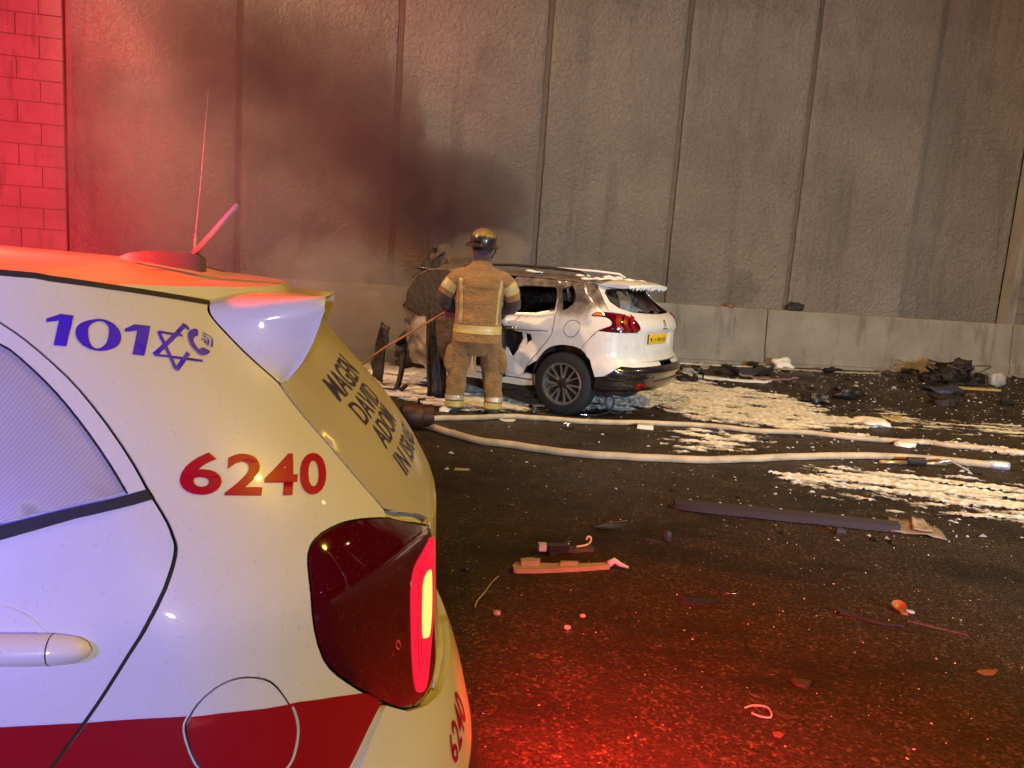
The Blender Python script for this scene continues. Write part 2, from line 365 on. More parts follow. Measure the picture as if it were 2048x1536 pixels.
for a, b in zip(edges_u[:-1], edges_u[1:]):
    ns = int((b-a)/.25); R = []
    for i in range(ns+1):
        u = a+.012+(b-a-.024)*i/ns
        R.append([Vector((u, p[0]+.005*noise.noise((u*1.3, p[1]*3, 0)), p[1]+(.006*noise.noise((u*2, p[0]*9, 5)) if p[1] > .02 else 0))) for p in PROF])
    G().rings(R).obj('segment', BARRIER, ba, deg=30)

# the other side of the cutting, behind the camera (seen only as reflections)
ow = tag(empty('opposite_wall', (0, -15, 0)), 'plain concrete wall on the far side of the road behind the camera', 'wall')
for k in range(10): G().box((-21.6+4.8*k, 0, 3.5), (4.7, .3, 7.0)).obj('wall_panel', BARRIER, ow)
mb = tag(empty('median_barrier', (0, -11, 0)), 'low concrete median barrier behind the camera', 'barrier')
for k in range(8): G().rings([[Vector((x, y, z)) for y, z in ((-.3, 0), (-.3, .08), (-.12, .3), (-.08, .9), (.08, .9), (.12, .3), (.3, .08), (.3, 0))] for x in (-24+6*k+.02, -18+6*k-.02)]).obj('segment', BARRIER, mb, deg=30)

# ------------------------------------------------------------------ lamps out of frame that light the place
def street_lamp(loc, lab, rz=0):
    t = tag(empty('street_lamp', (loc[0], loc[1], 0), rz), lab, 'street lamp', 'street lamps over the road')
    h = loc[2]
    G().tube([(0, -1.2, 0), (0, -1.2, h*.5), (0, -1.15, h-.5), (0, -.9, h-.02), (0, -.35, h+.06)], [.09, .075, .06, .05, .04], 12).obj('pole', GALV, t, True)
    G().box((0, -1.2, .15), (.3, .3, .3)).obj('base', GALV, t)
    G().rings([[Vector((x*.14*k, y, h+z)) for x, z in ((-1, 0), (-.8, .08), (.8, .08), (1, 0), (.8, -.03), (-.8, -.03))] for y, k in ((-.4, .6), (-.2, 1), (.2, 1), (.35, .7))]).obj('lamp_head', GALV, t)
    G().box((0, 0, h-.045), (.2, .4, .02)).obj('lens', m_emit('street_lamp_lens', SODIUM, 8, (.5, .4, .2)), t)
street_lamp(STREET_AND_FILL[0][0], 'tall street lamp standing close to the block wall on the left'); street_lamp(STREET_AND_FILL[1][0], 'tall lit street lamp standing far to the right of the road'); street_lamp(STREET_AND_FILL[2][0], 'low yellow street lamp just right of the camera', rad(90)); street_lamp(STREET_AND_FILL[3][0], 'added fill lamp on a low post behind the camera'); street_lamp(STREET_AND_FILL[4][0], 'tallest mast lamp, beyond the ambulance, added to light the wall')  # the post behind the camera and the tallest mast are added lamps
def tripod_lamp(name, loc, lab, col, tgt, cat):
    t = tag(empty(name, (loc[0], loc[1], 0)), lab, cat); h = loc[2]
    for k in range(3):
        q = 2.1*k; G().tube([(0, 0, h*.55), (.45*math.cos(q), .45*math.sin(q), .0)], .015, 8).obj('leg', BLACKPL, t, True)
    G().tube([(0, 0, h*.5), (0, 0, h-.12)], .018, 8).obj('pole', GALV, t, True)
    R = (Vector(tgt)-Vector(loc)); R.z *= .3; R = R.to_track_quat('Z', 'Y').to_matrix()
    G().lathe([(.02, -.12), (.10, -.10), (.13, .0), (.13, .05), (.12, .05), (.11, .03), (0, .03)], R, (0, 0, h), 20).obj('housing', BLACKPL, t, deg=40)
    G().lathe([(.108, .036), (0, .037)], R, (0, 0, h), 20).obj('lens', m_emit(name+'_lens', col, 10, (.3, .3, .3)), t)
tripod_lamp('flood_light', FLOOD, 'cool white floodlight on a tripod to the right', COOL, (4.3, 8, .2), 'floodlight')
tripod_lamp('blue_fill_lamp', BLUE_FILL, 'added blue lamp on a tripod beside the ambulance, for unseen police lights', BLUE, (-.8, 1.2, 1), 'warning light')

# ------------------------------------------------------------------ car skins
def pchip(xk, yk):
    xk = np.array(xk, float); yk = np.array(yk, float); h = np.diff(xk); d = np.diff(yk)/h; m = np.zeros(len(xk))
    for i in range(1, len(xk)-1):
        if d[i-1]*d[i] > 0:
            w1 = 2*h[i]+h[i-1]; w2 = h[i]+2*h[i-1]; m[i] = (w1+w2)/(w1/d[i-1]+w2/d[i])
    m[0] = d[0]; m[-1] = d[-1]
    def f(x):
        x = np.clip(np.asarray(x, float), xk[0], xk[-1]); i = np.clip(np.searchsorted(xk, x)-1, 0, len(xk)-2); t = (x-xk[i])/h[i]
        return ((1+2*t)*(1-t)**2)*yk[i]+t*(1-t)**2*h[i]*m[i]+t*t*(3-2*t)*yk[i+1]+t*t*(t-1)*h[i]*m[i+1]
    return f
class Surf:
    """car skin: s = distance along the plan outline from the middle of the tail (left side positive), z = height"""
    def __init__(S, wk, xk, a, n, fade=(.35, 1.3), drop=0., dropx=1.3, bulge=0., nose=None, length=3.6):
        S.w = pchip(*zip(*wk)); S.x = pchip(*zip(*xk)); S.w0 = max(v for _, v in wk); S.fade = fade; S.drop = drop; S.dropx = dropx
        th = np.linspace(0, np.pi/2, 4000); y = S.w0*np.sin(th)**(2/n); x = a*(1-np.cos(th)**(2/n))+bulge*(y/S.w0)**2
        L = np.r_[0, np.cumsum(np.hypot(np.diff(x), np.diff(y)))]; S.L = L[-1]; S.tab = (L, x, y); S.a = a+bulge
        S.nose = pchip(*zip(*nose)) if nose else None; S.len = length; S.mid = S.L+length-2*S.a   # s where the front corner starts
    def s_of_x(S, X): return X-S.a+S.L
    def P(S, s, z):
        s = np.asarray(s, float); z = np.asarray(z, float); s, z = np.broadcast_arrays(s, z); L, x, y = S.tab; q = np.abs(s)
        X = np.where(q < S.L, np.interp(q, L, x), S.a+q-S.L); Y = np.where(q < S.L, np.interp(q, L, y), S.w0)
        if S.nose is not None:
            q2 = S.mid+S.L-q; fr = q > S.mid
            X = np.where(fr, S.len-np.interp(np.clip(q2, 0, None), L, x), X); Y = np.where(fr, np.interp(np.clip(q2, 0, None), L, y), Y)
        t = np.clip((X-S.fade[0])/(S.fade[1]-S.fade[0]), 0, 1); t = t*t*(3-2*t); X2 = X+S.x(z)*(1-t)
        if S.nose is not None: X2 = np.where(X > 1.5, 1.5+(X-1.5)*(S.len-S.nose(z)-1.5)/(S.len-1.5), X2)
        k = np.clip((z-.9)/.5, 0, 1); k = k*k*(3-2*k); Z = z-S.drop*k*np.clip(1-X2/S.dropx, 0, 1)**2
        return np.stack([X2, np.sign(s)*Y*S.w(z)/S.w0, Z], -1)
    def N(S, s, z):
        e = 1e-3; n = np.cross(S.P(s, z+e)-S.P(s, z-e), S.P(s+e, z)-S.P(s-e, z)); return n/(np.linalg.norm(n, axis=-1, keepdims=True)+1e-12)
def inside(poly, P):
    P = np.asarray(P); x, y = P[:, 0], P[:, 1]; r = np.zeros(len(P), bool); n = len(poly)
    for i in range(n):
        (x1, y1), (x2, y2) = poly[i], poly[(i+1) % n]
        if y1 == y2: continue
        c = ((y1 > y) != (y2 > y)) & (x < (x2-x1)*(y-y1)/(y2-y1)+x1); r ^= c
    return r
def edist(poly, P):
    P = np.asarray(P, float); d = np.full(len(P), 1e9); n = len(poly)
    for i in range(n):
        a = np.array(poly[i], float); b = np.array(poly[(i+1) % n], float); ab = b-a; t = np.clip(((P-a)@ab)/(ab@ab+1e-12), 0, 1); d = np.minimum(d, np.linalg.norm(P-a-t[:, None]*ab, axis=1))
    return d
def area2(p): return sum(p[i][0]*p[(i+1) % len(p)][1]-p[(i+1) % len(p)][0]*p[i][1] for i in range(len(p)))
def inset(poly, d):
    p = poly if area2(poly) > 0 else poly[::-1]; n = len(p); out = []
    for i in range(n):
        a, b, c = (np.array(p[j % n], float) for j in (i-1, i, i+1)); e1 = b-a; e2 = c-b; n1 = np.array((-e1[1], e1[0]))/(np.linalg.norm(e1)+1e-9); n2 = np.array((-e2[1], e2[0]))/(np.linalg.norm(e2)+1e-9)
        m = n1+n2; m /= np.linalg.norm(m)+1e-9; k = max(.5, float(m@n1)); out.append(tuple(b+m*d/k))
    return out
def dense(poly, step, closed=True):
    out = []; n = len(poly)
    for i in range(n if closed else n-1):
        a = np.array(poly[i], float); b = np.array(poly[(i+1) % n], float); m = max(1, int(np.ceil(np.linalg.norm(b-a)/step))); out += [tuple(a+(b-a)*k/m) for k in range(m)]
    if not closed: out.append(tuple(poly[-1]))
    return out
def rnd(poly, k=5): return [(v.x, v.y) for v in catmull([(a, b, 0) for a, b in poly], k, True)]
def crv(pts, k=4): return [(v.x, v.y) for v in catmull([(a, b, 0) for a, b in pts], k)]
def cdt(poly, holes, step):
    """triangles of a polygon with holes, with inner points on a grid"""
    loops = [dense(poly, step)]+[dense(h, step) for h in holes]; V = []; E = []
    for lp in loops:
        b = len(V); V += lp; E += [(b+i, b+(i+1) % len(lp)) for i in range(len(lp))]
    A = np.array(loops[0]); lo = A.min(0); hi = A.max(0); gx, gy = np.meshgrid(np.arange(lo[0]+step/2, hi[0], step), np.arange(lo[1]+step/2, hi[1], step*.87)); gx = gx+((np.arange(gx.shape[0]) % 2)*step/2)[:, None]
    Gp = np.stack([gx.ravel(), gy.ravel()], 1)
    if len(Gp):
        k = inside(loops[0], Gp) & (edist(poly, Gp) > step*.45)
        for h in holes: k &= ~inside(h, Gp) & (edist(h, Gp) > step*.45)
        V += [tuple(p) for p in Gp[k]]
    r = delaunay_2d_cdt([Vector(v) for v in V], E, [], 0, 1e-6); P = np.array([(v.x, v.y) for v in r[0]]); T = np.array([f for f in r[2] if len(f) == 3]); c = P[T].mean(1)
    k = inside(loops[0], c)
    for h in holes: k &= ~inside(h, c)
    return P, T[k]
def patch(name, S, poly, m, parent, holes=(), off=0., step=.035, thick=.006, smooth=True, mats=None, xform=None):
    P, T = cdt(list(poly), [list(h) for h in holes], step)
    o = off(P) if callable(off) else off
    B = S.P(P[:, 0], P[:, 1]); nn = S.N(P[:, 0], P[:, 1]); W = B+nn*(np.asarray(o)[:, None] if hasattr(o, '__len__') else o)
    if xform is not None: W = xform(W)
    a = np.cross(W[T[:, 1]]-W[T[:, 0]], W[T[:, 2]]-W[T[:, 0]]); fl = (a*nn[T[:, 0]]).sum(1) < 0; T[fl] = T[fl][:, ::-1]
    V = [tuple(w) for w in W]; F = [tuple(t) for t in T]; UV = [tuple(p) for p in P]
    if thick:
        cnt = {}
        for t in T:
            for i in range(3):
                e = (int(t[i]), int(t[(i+1) % 3])); key = (min(e), max(e)); cnt[key] = None if key in cnt else e
        bd = [e for e in cnt.values() if e]; mp = {}; r = min(.002, thick*.4)
        for e in bd:
            for q in e:
                if q not in mp:
                    mp[q] = len(V); V += [tuple(W[q]), tuple(W[q]-nn[q]*thick)]; UV += [tuple(P[q])]*2
        F += [(mp[b], mp[a], mp[a]+1, mp[b]+1) for a, b in bd]
    return mobj(name, V, F, m, parent, smooth, UV, mats)
def ribbon(name, S, pts, width, m, parent, off=0., step=.02):
    D = np.array(dense(pts, step, False)); t = np.gradient(D, axis=0); t /= np.linalg.norm(t, axis=1, keepdims=True)+1e-9; nr = np.stack([-t[:, 1], t[:, 0]], 1)*width/2
    Q = np.concatenate([D-nr, D+nr]); W = S.P(Q[:, 0], Q[:, 1])+S.N(Q[:, 0], Q[:, 1])*off; n = len(D)
    return mobj(name, W, [(i, i+1, n+i+1, n+i) for i in range(n-1)], m, parent)
def flat_text(s, bold=0., shear=0.):
    c = bpy.data.curves.new('t', 'FONT'); c.body = s; c.size = 1; c.offset = bold; c.shear = shear; c.space_character = 1.0+bold*2.5; c.resolution_u = 5; o = bpy.data.objects.new('t', c); COL.objects.link(o)
    dg = bpy.context.evaluated_depsgraph_get(); me = bpy.data.meshes.new_from_object(o.evaluated_get(dg)); bpy.data.objects.remove(o); bpy.data.curves.remove(c)
    bm = bmesh.new(); bm.from_mesh(me); bpy.data.meshes.remove(me); bmesh.ops.triangulate(bm, faces=bm.faces)
    for _ in range(3):
        L = [e for e in bm.edges if e.calc_length() > .22]
        if not L: break
        bmesh.ops.subdivide_edges(bm, edges=L, cuts=1); bmesh.ops.triangulate(bm, faces=bm.faces)
    V = np.array([v.co[:2] for v in bm.verts]); F = [tuple(v.index for v in f.verts) for f in bm.faces]; bm.free()
    lo = V.min(0); hi = V.max(0); return (V-lo)/(hi-lo), F
def on_skin(name, S, V2, F, quad, m, parent, off):
    """quad: (s,z) of lower left, lower right, upper right, upper left"""
    q = np.array(quad, float); u = V2[:, :1]; v = V2[:, 1:]
    Q = (1-u)*(1-v)*q[0]+u*(1-v)*q[1]+u*v*q[2]+(1-u)*v*q[3]; nn = S.N(Q[:, 0], Q[:, 1]); W = S.P(Q[:, 0], Q[:, 1])+nn*off
    F = [tuple(f) for f in F]; T = np.array([f[:3] for f in F]); a = np.cross(W[T[:, 1]]-W[T[:, 0]], W[T[:, 2]]-W[T[:, 0]]); fl = (a*nn[T[:, 0]]).sum(1) < 0
    return mobj(name, W, [f[::-1] if x else f for f, x in zip(F, fl)], m, parent)
def mirror(p): return [(-a, b) for a, b in p]

def wheel(parent, c, side, r=.325, w=.2, rim=.215, style='pairs'):
    """a wheel standing at c, outer face towards side (+1 = +Y)"""
    t = empty('wheel', c, 0, parent); R = Matrix.Rotation(-side*math.pi/2, 3, 'X')
    pr = [(rim, -w/2), (r*.86, -w/2), (r*.97, -w*.40), (r, -w*.25), (r, w*.25), (r*.97, w*.40), (r*.86, w/2), (rim+.01, w*.5), (rim, w*.44)]
    gy = G().lathe(pr, R, (0, 0, 0), 48); gy.obj('tyre', TYRE, t, deg=30)
    G().lathe([(rim+.004, w*.47), (rim-.003, w*.485), (rim-.016, w*.47), (rim-.022, w*.36), (rim-.03, -w*.4), (rim, -w*.45)], R, (0, 0, 0), 40).obj('rim', ALLOY, t, deg=40)
    G().lathe([(rim-.02, w*.10), (.05, w*.22), (0, w*.22)], R, (0, 0, 0), 32).obj('brake_disc', DARKMET, t, deg=40)
    ns = 5 if style == 'five' else 7
    for k in range(ns):
        gg = G(); q = 2*math.pi*k/ns+.2
        for d in ((-1, 1) if style == 'pairs' else (0,)):
            q0 = q+d*.07; q1 = q+d*.20; wd = .010 if style == 'pairs' else .028
            a = Vector((math.cos(q0), math.sin(q0), 0)); b = Vector((math.cos(q1), math.sin(q1), 0))
            A = a*.055+Vector((0, 0, w*.40)); B = b*(rim-.012)+Vector((0, 0, w*.45)); dr = (B-A).normalized(); sd = Vector((-dr.y, dr.x, 0)).normalized()
            gg.rings([[R @ (p+sd*x*wd*kk+Vector((0, 0, h))) for x, h in ((-1, -.02), (-.7, .006), (.7, .006), (1, -.02))] for p, kk in ((A, 1.3), ((A+B)/2, .85), (B, 1.0))])
        gg.obj('spoke', ALLOY, t, deg=40)
    hub = G().lathe([(.062, w*.30), (.06, w*.42), (.03, w*.46), (0, w*.46)], R, (0, 0, 0), 20).obj('hub', DARKMET, t, deg=40)
    for k in range(4): G().lathe([(.009, w*.40), (.009, w*.475), (0, w*.48)], R, R @ Vector((.043*math.cos(k*1.571+.4), .043*math.sin(k*1.571+.4), 0)), 8).obj('wheel_bolt', CHROME, t)
    return t

# ------------------------------------------------------------------ ambulance in the foreground
AX = [(.2, -.131), (.45, -.073), (.6, -.025), (.7, -.012), (.8, -.006), (.92, .0), (1.02, .043), (1.12, .107), (1.25, .217), (1.4, .361)]
AW = [(.15, .74), (.3, .775), (.5, .795), (.7, .7975), (.85, .794), (.93, .788), (.99, .772), (1.05, .755), (1.2, .700), (1.35, .637), (1.42, .602)]
SA = Surf(AW, AX, .296, 2.43, drop=.03, bulge=.167, nose=[(.2, .08), (.5, 0), (.7, .05), (.82, .25), (.92, .78), (1.0, .98), (1.4, 1.62), (1.42, 1.65)], length=3.6)
amb = tag(empty('ambulance_car', (-.181, 1.848, 0), math.pi+rad(11.84)), 'white small ambulance car with red stripe and lit tail lamp, close by', 'ambulance')
def arch_poly(S, X, r, zc, z0, n=18, squash=1.0):
    c = S.s_of_x(X); return [(c-r*math.cos(math.pi*k/n), max(z0, zc+r*squash*math.sin(math.pi*k/n))) for k in range(n+1)]
s_rw, s_fw = SA.s_of_x(.56), SA.s_of_x(2.96)
DOOR = crv([(.975, 1.375), (.9422, 1.3444), (.9272, 1.3227), (.9155, 1.2899), (.9094, 1.2565), (.9094, 1.21), (.9146, 1.1547), (.9194, 1.1209), (.9195, 1.0989), (.9204, 1.0745), (.924, 1.0562), (.9277, 1.0428), (.9429, 1.0194), (.9673, .9896), (1.0047, .9476), (1.0374, .9008), (1.0687, .8485), (1.0963, .8056), (1.1399, .7432), (1.22, .62), (1.31, .50), (1.40, .40), (1.46, .27)], 2)
SEAM = crv([(.5417, 1.3803), (.5649, 1.3666), (.5726, 1.3522), (.5715, 1.3238), (.5656, 1.2906), (.5471, 1.247)], 3)
GLASSL = crv([(.5471, 1.247), (.5560, 1.1925), (.540, 1.0866), (.505, 1.005)], 3)
LAMP = rnd([(.46, .968), (.511, .9914), (.590, 1.0120), (.6511, 1.0194), (.7152, 1.0114), (.7509, .9804), (.7685, .9142), (.7478, .8284), (.6948, .7635), (.5942, .6732), (.5235, .6191), (.4377, .5785), (.35, .574), (.2956, .6075), (.2847, .6908), (.2875, .7921), (.3124, .8987), (.375, .935)], 3)
ROOFS = crv([(.5417, 1.3803), (.6665, 1.3946), (.7537, 1.4033), (.8317, 1.4101), (.8996, 1.4145), (1.3, 1.417), (2.0, 1.417), (2.9, 1.40)], 3)
BUMPT = [(.5964, .6705), (.6395, .6469), (.7007, .606), (.82, .535), (.93, .44)]
arc = [(s_rw-.345, .25)]+[(s_rw-.345*math.cos(math.pi*k/20), .30+.345*math.sin(math.pi*k/20)) for k in range(21)]+[(s_rw+.345, .25)]
# inner skin, a little below the panels (shows as paint where no panel is laid over it)
def inner_skin():
    ss = np.r_[np.linspace(0, SA.L+.12, 40), np.linspace(SA.L+.2, SA.mid-.1, 46), np.linspace(SA.mid, SA.mid+SA.L, 34)]; zs = np.r_[np.linspace(.2, 1.0, 28), np.linspace(1.03, 1.408, 16)]
    V = []; F = []; ns = len(ss); ring = np.r_[ss, -ss[::-1][1:-1]]; m = len(ring)
    for z in zs: V += [tuple(p) for p in SA.P(ring, z)-SA.N(ring, z)*.011]
    for j in range(len(zs)-1):
        for i in range(m):
            a = j*m+i; b = j*m+(i+1) % m; q = abs((ring[i]+ring[(i+1) % m])/2) if i < m-1 else 9; zc = (zs[j]+zs[j+1])/2
            if any(abs(q-c) < .36 and (zc < .30 or (q-c)**2+(zc-.30)**2 < .36**2) for c in (s_rw, s_fw)): continue
            F.append((a, b, b+m, a+m))
    t = (len(zs)-1)*m
    for i in range((m-2)//2): F.append((t+i, t+i+1, t+(m-i-1) % m, t+(m-i) % m) if i else (t, t+1, t+m-1))
    F = [f if len(set(f)) > 2 else f[:3] for f in F]
    o = mobj('body', V, F, WHITE, amb); bm = bmesh.new(); bm.from_mesh(o.data); bmesh.ops.recalc_face_normals(bm, faces=bm.faces); bm.to_mesh(o.data); bm.free(); sharp(o, 40); return o
inner_skin()
gU = G().box((1.8, 0, .33), (3.1, 1.15, .26)); gU.obj('underbody', BLACKPL, amb)
WIN = crv([(1.0, 1.349), (.9666, 1.3166), (.9576, 1.3085), (.9483, 1.2832), (.9421, 1.253), (.9404, 1.2172), (.9426, 1.1745), (.9453, 1.1411), (.9473, 1.1176)], 2)
FUEL = rnd([(.9687, .7834), (.9619, .8055), (.945, .8290), (.9150, .8475), (.8800, .8475), (.8430, .8270), (.8168, .785), (.8040, .7514), (.802, .7255), (.808, .7000), (.8201, .6798), (.85, .664), (.89, .668), (.93, .692), (.957, .733)], 3)
for sd in (1, -1):
    f = (lambda p: p) if sd > 0 else mirror
    left = sd > 0
    quarter = DOOR[::-1]+ROOFS[::-1][-11:]  # up the door seam, back along the roof seam
    quarter = [p for p in DOOR[::-1]]+[p for p in ROOFS[::-1] if p[0] < .965][0:]+SEAM[1:]+GLASSL[1:]
    li = [i for i, p in enumerate(LAMP) if abs(p[0]-.505) < .06 and p[1] > .95]; i0 = min(li, key=lambda i: abs(LAMP[i][0]-.503)); j0 = min(range(len(LAMP)), key=lambda i: (LAMP[i][0]-.5942)**2+(LAMP[i][1]-.6732)**2)
    seg = LAMP[i0:j0+1] if i0 < j0 else LAMP[i0:]+LAMP[:j0+1]
    quarter += seg+BUMPT[1:4]+[(s_rw-.345, .42)]+arc[2:-1]+[(s_rw+.345, .25), (1.45, .25)]
    quarter = [p for i, p in enumerate(quarter) if i == 0 or (abs(p[0]-quarter[i-1][0])+abs(p[1]-quarter[i-1][1])) > .002]
    patch('quarter_panel', SA, inset(f(quarter), .0025), WHITE, amb, holes=[f(FUEL)] if left else [], step=.028, thick=.009)
    d2 = s_rw+1.02
    door = DOOR+[(d2, .27), (d2+.03, .9), (d2-.03, 1.38), (1.3, 1.395), (1.05, 1.388)]
    win = WIN+[(1.0466, 1.0964), (1.1464, 1.0755), (1.45, 1.055), (d2-.07, 1.04), (d2-.10, 1.34), (1.2, 1.362)]
    dr = patch('rear_door', SA, inset(f(door), .0025), WHITE, amb, holes=[f(win)], step=.03, thick=.009)
    patch('window', SA, inset(f(win), .004), FILM, dr, off=-.004, step=.03, thick=.004)
    patch('window_strip', SA, f([(.9470, 1.1163), (1.0466, 1.0964), (1.1467, 1.0749), (1.45, 1.0545), (d2-.07, 1.0395), (d2-.06, 1.022), (1.45, 1.036), (1.155, 1.0558), (1.0394, 1.0843), (.9210, 1.1083), (.9205, 1.1215)]), RUBBER, dr, off=.003, thick=.007)
    ribbon('window_seal', SA, f(WIN), .006, RUBBER, dr, off=-.0015)
    # handle: a long pull over a shallow cup, with a keyless end cap
    hs, hz = (1.235, .925)
    gh = G(); R = []
    for k, (q, hz_, ry, rz) in enumerate([(1.083, .912, .002, .003), (1.088, .912, .011, .011), (1.10, .9125, .018, .0175), (1.125, .914, .024, .021), (1.136, .9145, .025, .0215), (1.16, .916, .026, .0215), (1.20, .918, .027, .021), (1.26, .922, .028, .020), (1.31, .925, .024, .019), (1.34, .927, .01, .015)]):
        c = SA.P(sd*q, hz_); n0 = SA.N(np.array(sd*q), np.array(hz_)); c = c+n0*(.006 if k < 5 else .010)
        R.append([Vector(c)+Vector(n0)*ry*math.cos(a)+Vector((0, 0, 1))*rz*math.sin(a) for a in np.linspace(0, 2*math.pi, 16, endpoint=False)])
    hd = gh.rings(R).obj('door_handle', WHITE2, dr, True)
    cs = []
    for q, e in ((1.1300, 0.), (1.1302, .0006), (1.1314, .0006), (1.1316, 0.)):
        c = SA.P(sd*q, .9143); n0 = SA.N(np.array(sd*q), np.array(.9143)); c = c+n0*.006; cs.append([Vector(c)+Vector(n0)*(.0246+e)*math.cos(a)+Vector((0, 0, 1))*(.0212+e)*math.sin(a) for a in np.linspace(0, 2*math.pi, 16, endpoint=False)])
    G().rings(cs, False).obj('cap_seam', RUBBER, hd, True)
    patch('handle_cup', SA, rnd(f([(1.12, .90), (1.16, .962), (1.22, .972), (1.28, .955), (1.30, .90), (1.26, .872), (1.17, .872)]), 4), WHITE2, hd, off=.0015, thick=.003)
    fd = [(d2+.004, .27), (d2+.034, .9), (d2-.026, 1.38), (d2+.35, 1.37), (SA.s_of_x(2.45), 1.02), (SA.s_of_x(2.62), .93), (SA.s_of_x(2.62), .27)]
    fw = [(d2+.05, 1.035), (d2+.03, 1.34), (d2+.34, 1.33), (SA.s_of_x(2.40), 1.03)]
    fo = patch('front_door', SA, inset(f(fd), .003), WHITE, amb, holes=[f(fw)], step=.05, thick=.009); patch('window', SA, inset(f(fw), .003), FILM, fo, off=-.004, step=.05, thick=.004)
    # stripe
    top = crv([(.6100, .6905), (.6543, .7222), (.796, .7755), (.9137, .8017), (1.0129, .8068), (1.1089, .8048), (1.2013, .8044), (1.6, .80), (2.6, .79)], 2)
    pq = [p for p in top if p[0] < 1.085]+[(1.1005, .8048), (1.1414, .7432), (1.2214, .62), (1.262, .562)]+[(s_rw+.36*math.cos(a), .30+.36*math.sin(a)) for a in np.linspace(.72, 2.55, 14)]+[(.72, .600), (.7007, .612), (.6395, .6525), (.6050, .6680)]
    pq = [p for p in top if p[0] < 1.085]+[(1.0938, .8048), (1.1373, .7432), (1.2173, .62), (1.259, .562)]+[(s_rw+.352*math.cos(a), .30+.352*math.sin(a)) for a in np.linspace(.84, 2.35, 14)]+[(.7040, .6100), (.6425, .6510), (.6015, .6730)]
    fu = FUEL
    patch('red_stripe', SA, f(pq), REDVINYL, amb, holes=[f(inset(FUEL, -.0028))] if left else [], off=.0012, step=.028, thick=0)
    pd = [p for p in top if 1.108 < p[0] < d2-.01]+[(d2-.004, .80), (d2-.004, .45), (1.375, .45), (1.305, .508), (1.2235, .62), (1.1427, .7432), (1.1000, .8048)]
    patch('red_stripe', SA, f(pd), REDVINYL, dr, off=.0012, step=.035, thick=0)
    if left:
        fc = patch('fuel_flap', SA, inset(FUEL, .003), WHITE, amb, off=.0005, step=.025, thick=.009)
        F2 = inset(FUEL, .0032); low = [p for p in F2 if p[1] < np.interp(p[0], [.796, .9137, 1.0], [.7755, .8017, .806])]
        tp = [(x, float(np.interp(x, [.796, .9137, 1.0], [.7755, .8017, .806]))) for x in np.linspace(max(p[0] for p in low), min(p[0] for p in low), 8)]
        k = max(range(len(low)), key=lambda i: math.hypot(low[i][0]-low[i-1][0], low[i][1]-low[i-1][1])); low = low[k:]+low[:k]
        cp = low+(tp if abs(low[-1][0]-tp[0][0]) < abs(low[-1][0]-tp[-1][0]) else tp[::-1])
        patch('red_stripe', SA, cp, REDVINYL, fc, off=.0018, step=.025, thick=0)
    ribbon('door_seal', SA, f(DOOR), .014, RUBBER, amb, off=-.0095)
    ribbon('flap_seal', SA, f(FUEL+FUEL[:1]), .012, RUBBER, amb, off=-.0095) if left else None
    ribbon('tailgate_seal', SA, f(SEAM+GLASSL[1:]), .014, RUBBER, amb, off=-.0085)
    # tail lamp: bulged dark red lens, lit channel and core on its rear-facing part
    LP = f(LAMP)
    lens = patch('tail_lamp', SA, inset(LP, .0015), LENSRED, amb, off=lambda P: .002+.011*(1-np.exp(-edist(LP, P)/.018)), step=.014, thick=.012)
    ribbon('lamp_seal', SA, f(LAMP+LAMP[:1]), .012, RUBBER, amb, off=-.006)
    LR = f(rnd([(.335, .892), (.37, .900), (.425, .898), (.475, .888), (.494, .86), (.496, .80), (.492, .71), (.486, .655), (.470, .622), (.428, .610), (.395, .640), (.366, .68), (.336, .73), (.325, .82)], 3))
    lr = patch('lit_channel', SA, LR, LITRED, lens, off=.0148, step=.02, thick=.004)
    LY = f(rnd([(.372, .84), (.415, .843), (.430, .82), (.433, .73), (.415, .712), (.384, .705), (.366, .745), (.362, .80)], 3))
    patch('lamp_core', SA, LY, LITYEL, lr, off=.0162, step=.02, thick=.003)
    for u0 in (.449, .466): ribbon('channel_rib', SA, f([(u0-.012, .875), (u0, .84), (u0+.002, .76), (u0-.004, .66)]), .003, LENSRED, lr, off=.0168)
# tailgate, rear window, bumper, roof run across the car
gl = GLASSL+[(.46, .985), (.38, .958), (.315, .925), (.2, .918), (0, .915)]
glass = [(0, 1.33), (.3, 1.315), (.5471, 1.247)]+gl[1:]
# keep the lower edge clear of the lamps
rwn = glass+mirror(glass)[::-1][1:-1]
patch('rear_window', SA, inset(rwn, .004), FILM, amb, off=0, step=.03, thick=.008)
tg = [(0, .906), (.2, .909), (.305, .915), (.300, .89), (.277, .79), (.273, .69), (.283, .61), (.33, .566), (.36, .557), (0, .552)]
patch('tailgate', SA, inset(tg+mirror(tg)[::-1][1:-1], .003), WHITE, amb, step=.03, thick=.01)
def hump(P): return .004+.014*np.clip((.66-P[:, 1])/.14, 0, 1)**.8
bp = [(0, .548), (.36, .553), (.4377, .5745), (.5235, .6151), (.590, .666)]+[(.6335, .6429), (.6947, .602), (.815, .530), (s_rw-.352, .40), (s_rw-.352, .24)]+[(.6, .22), (0, .22)]
patch('bumper', SA, inset(bp+mirror(bp)[::-1], .002), WHITE2, amb, off=hump, step=.03, thick=.03)
lowb = [(0, .33), (.5, .33), (.8, .30), (.8, .225), (0, .205)]
patch('bumper_skirt', SA, lowb+mirror(lowb)[::-1][1:-1], BLACKPL, amb, off=.021, step=.05, thick=.012)
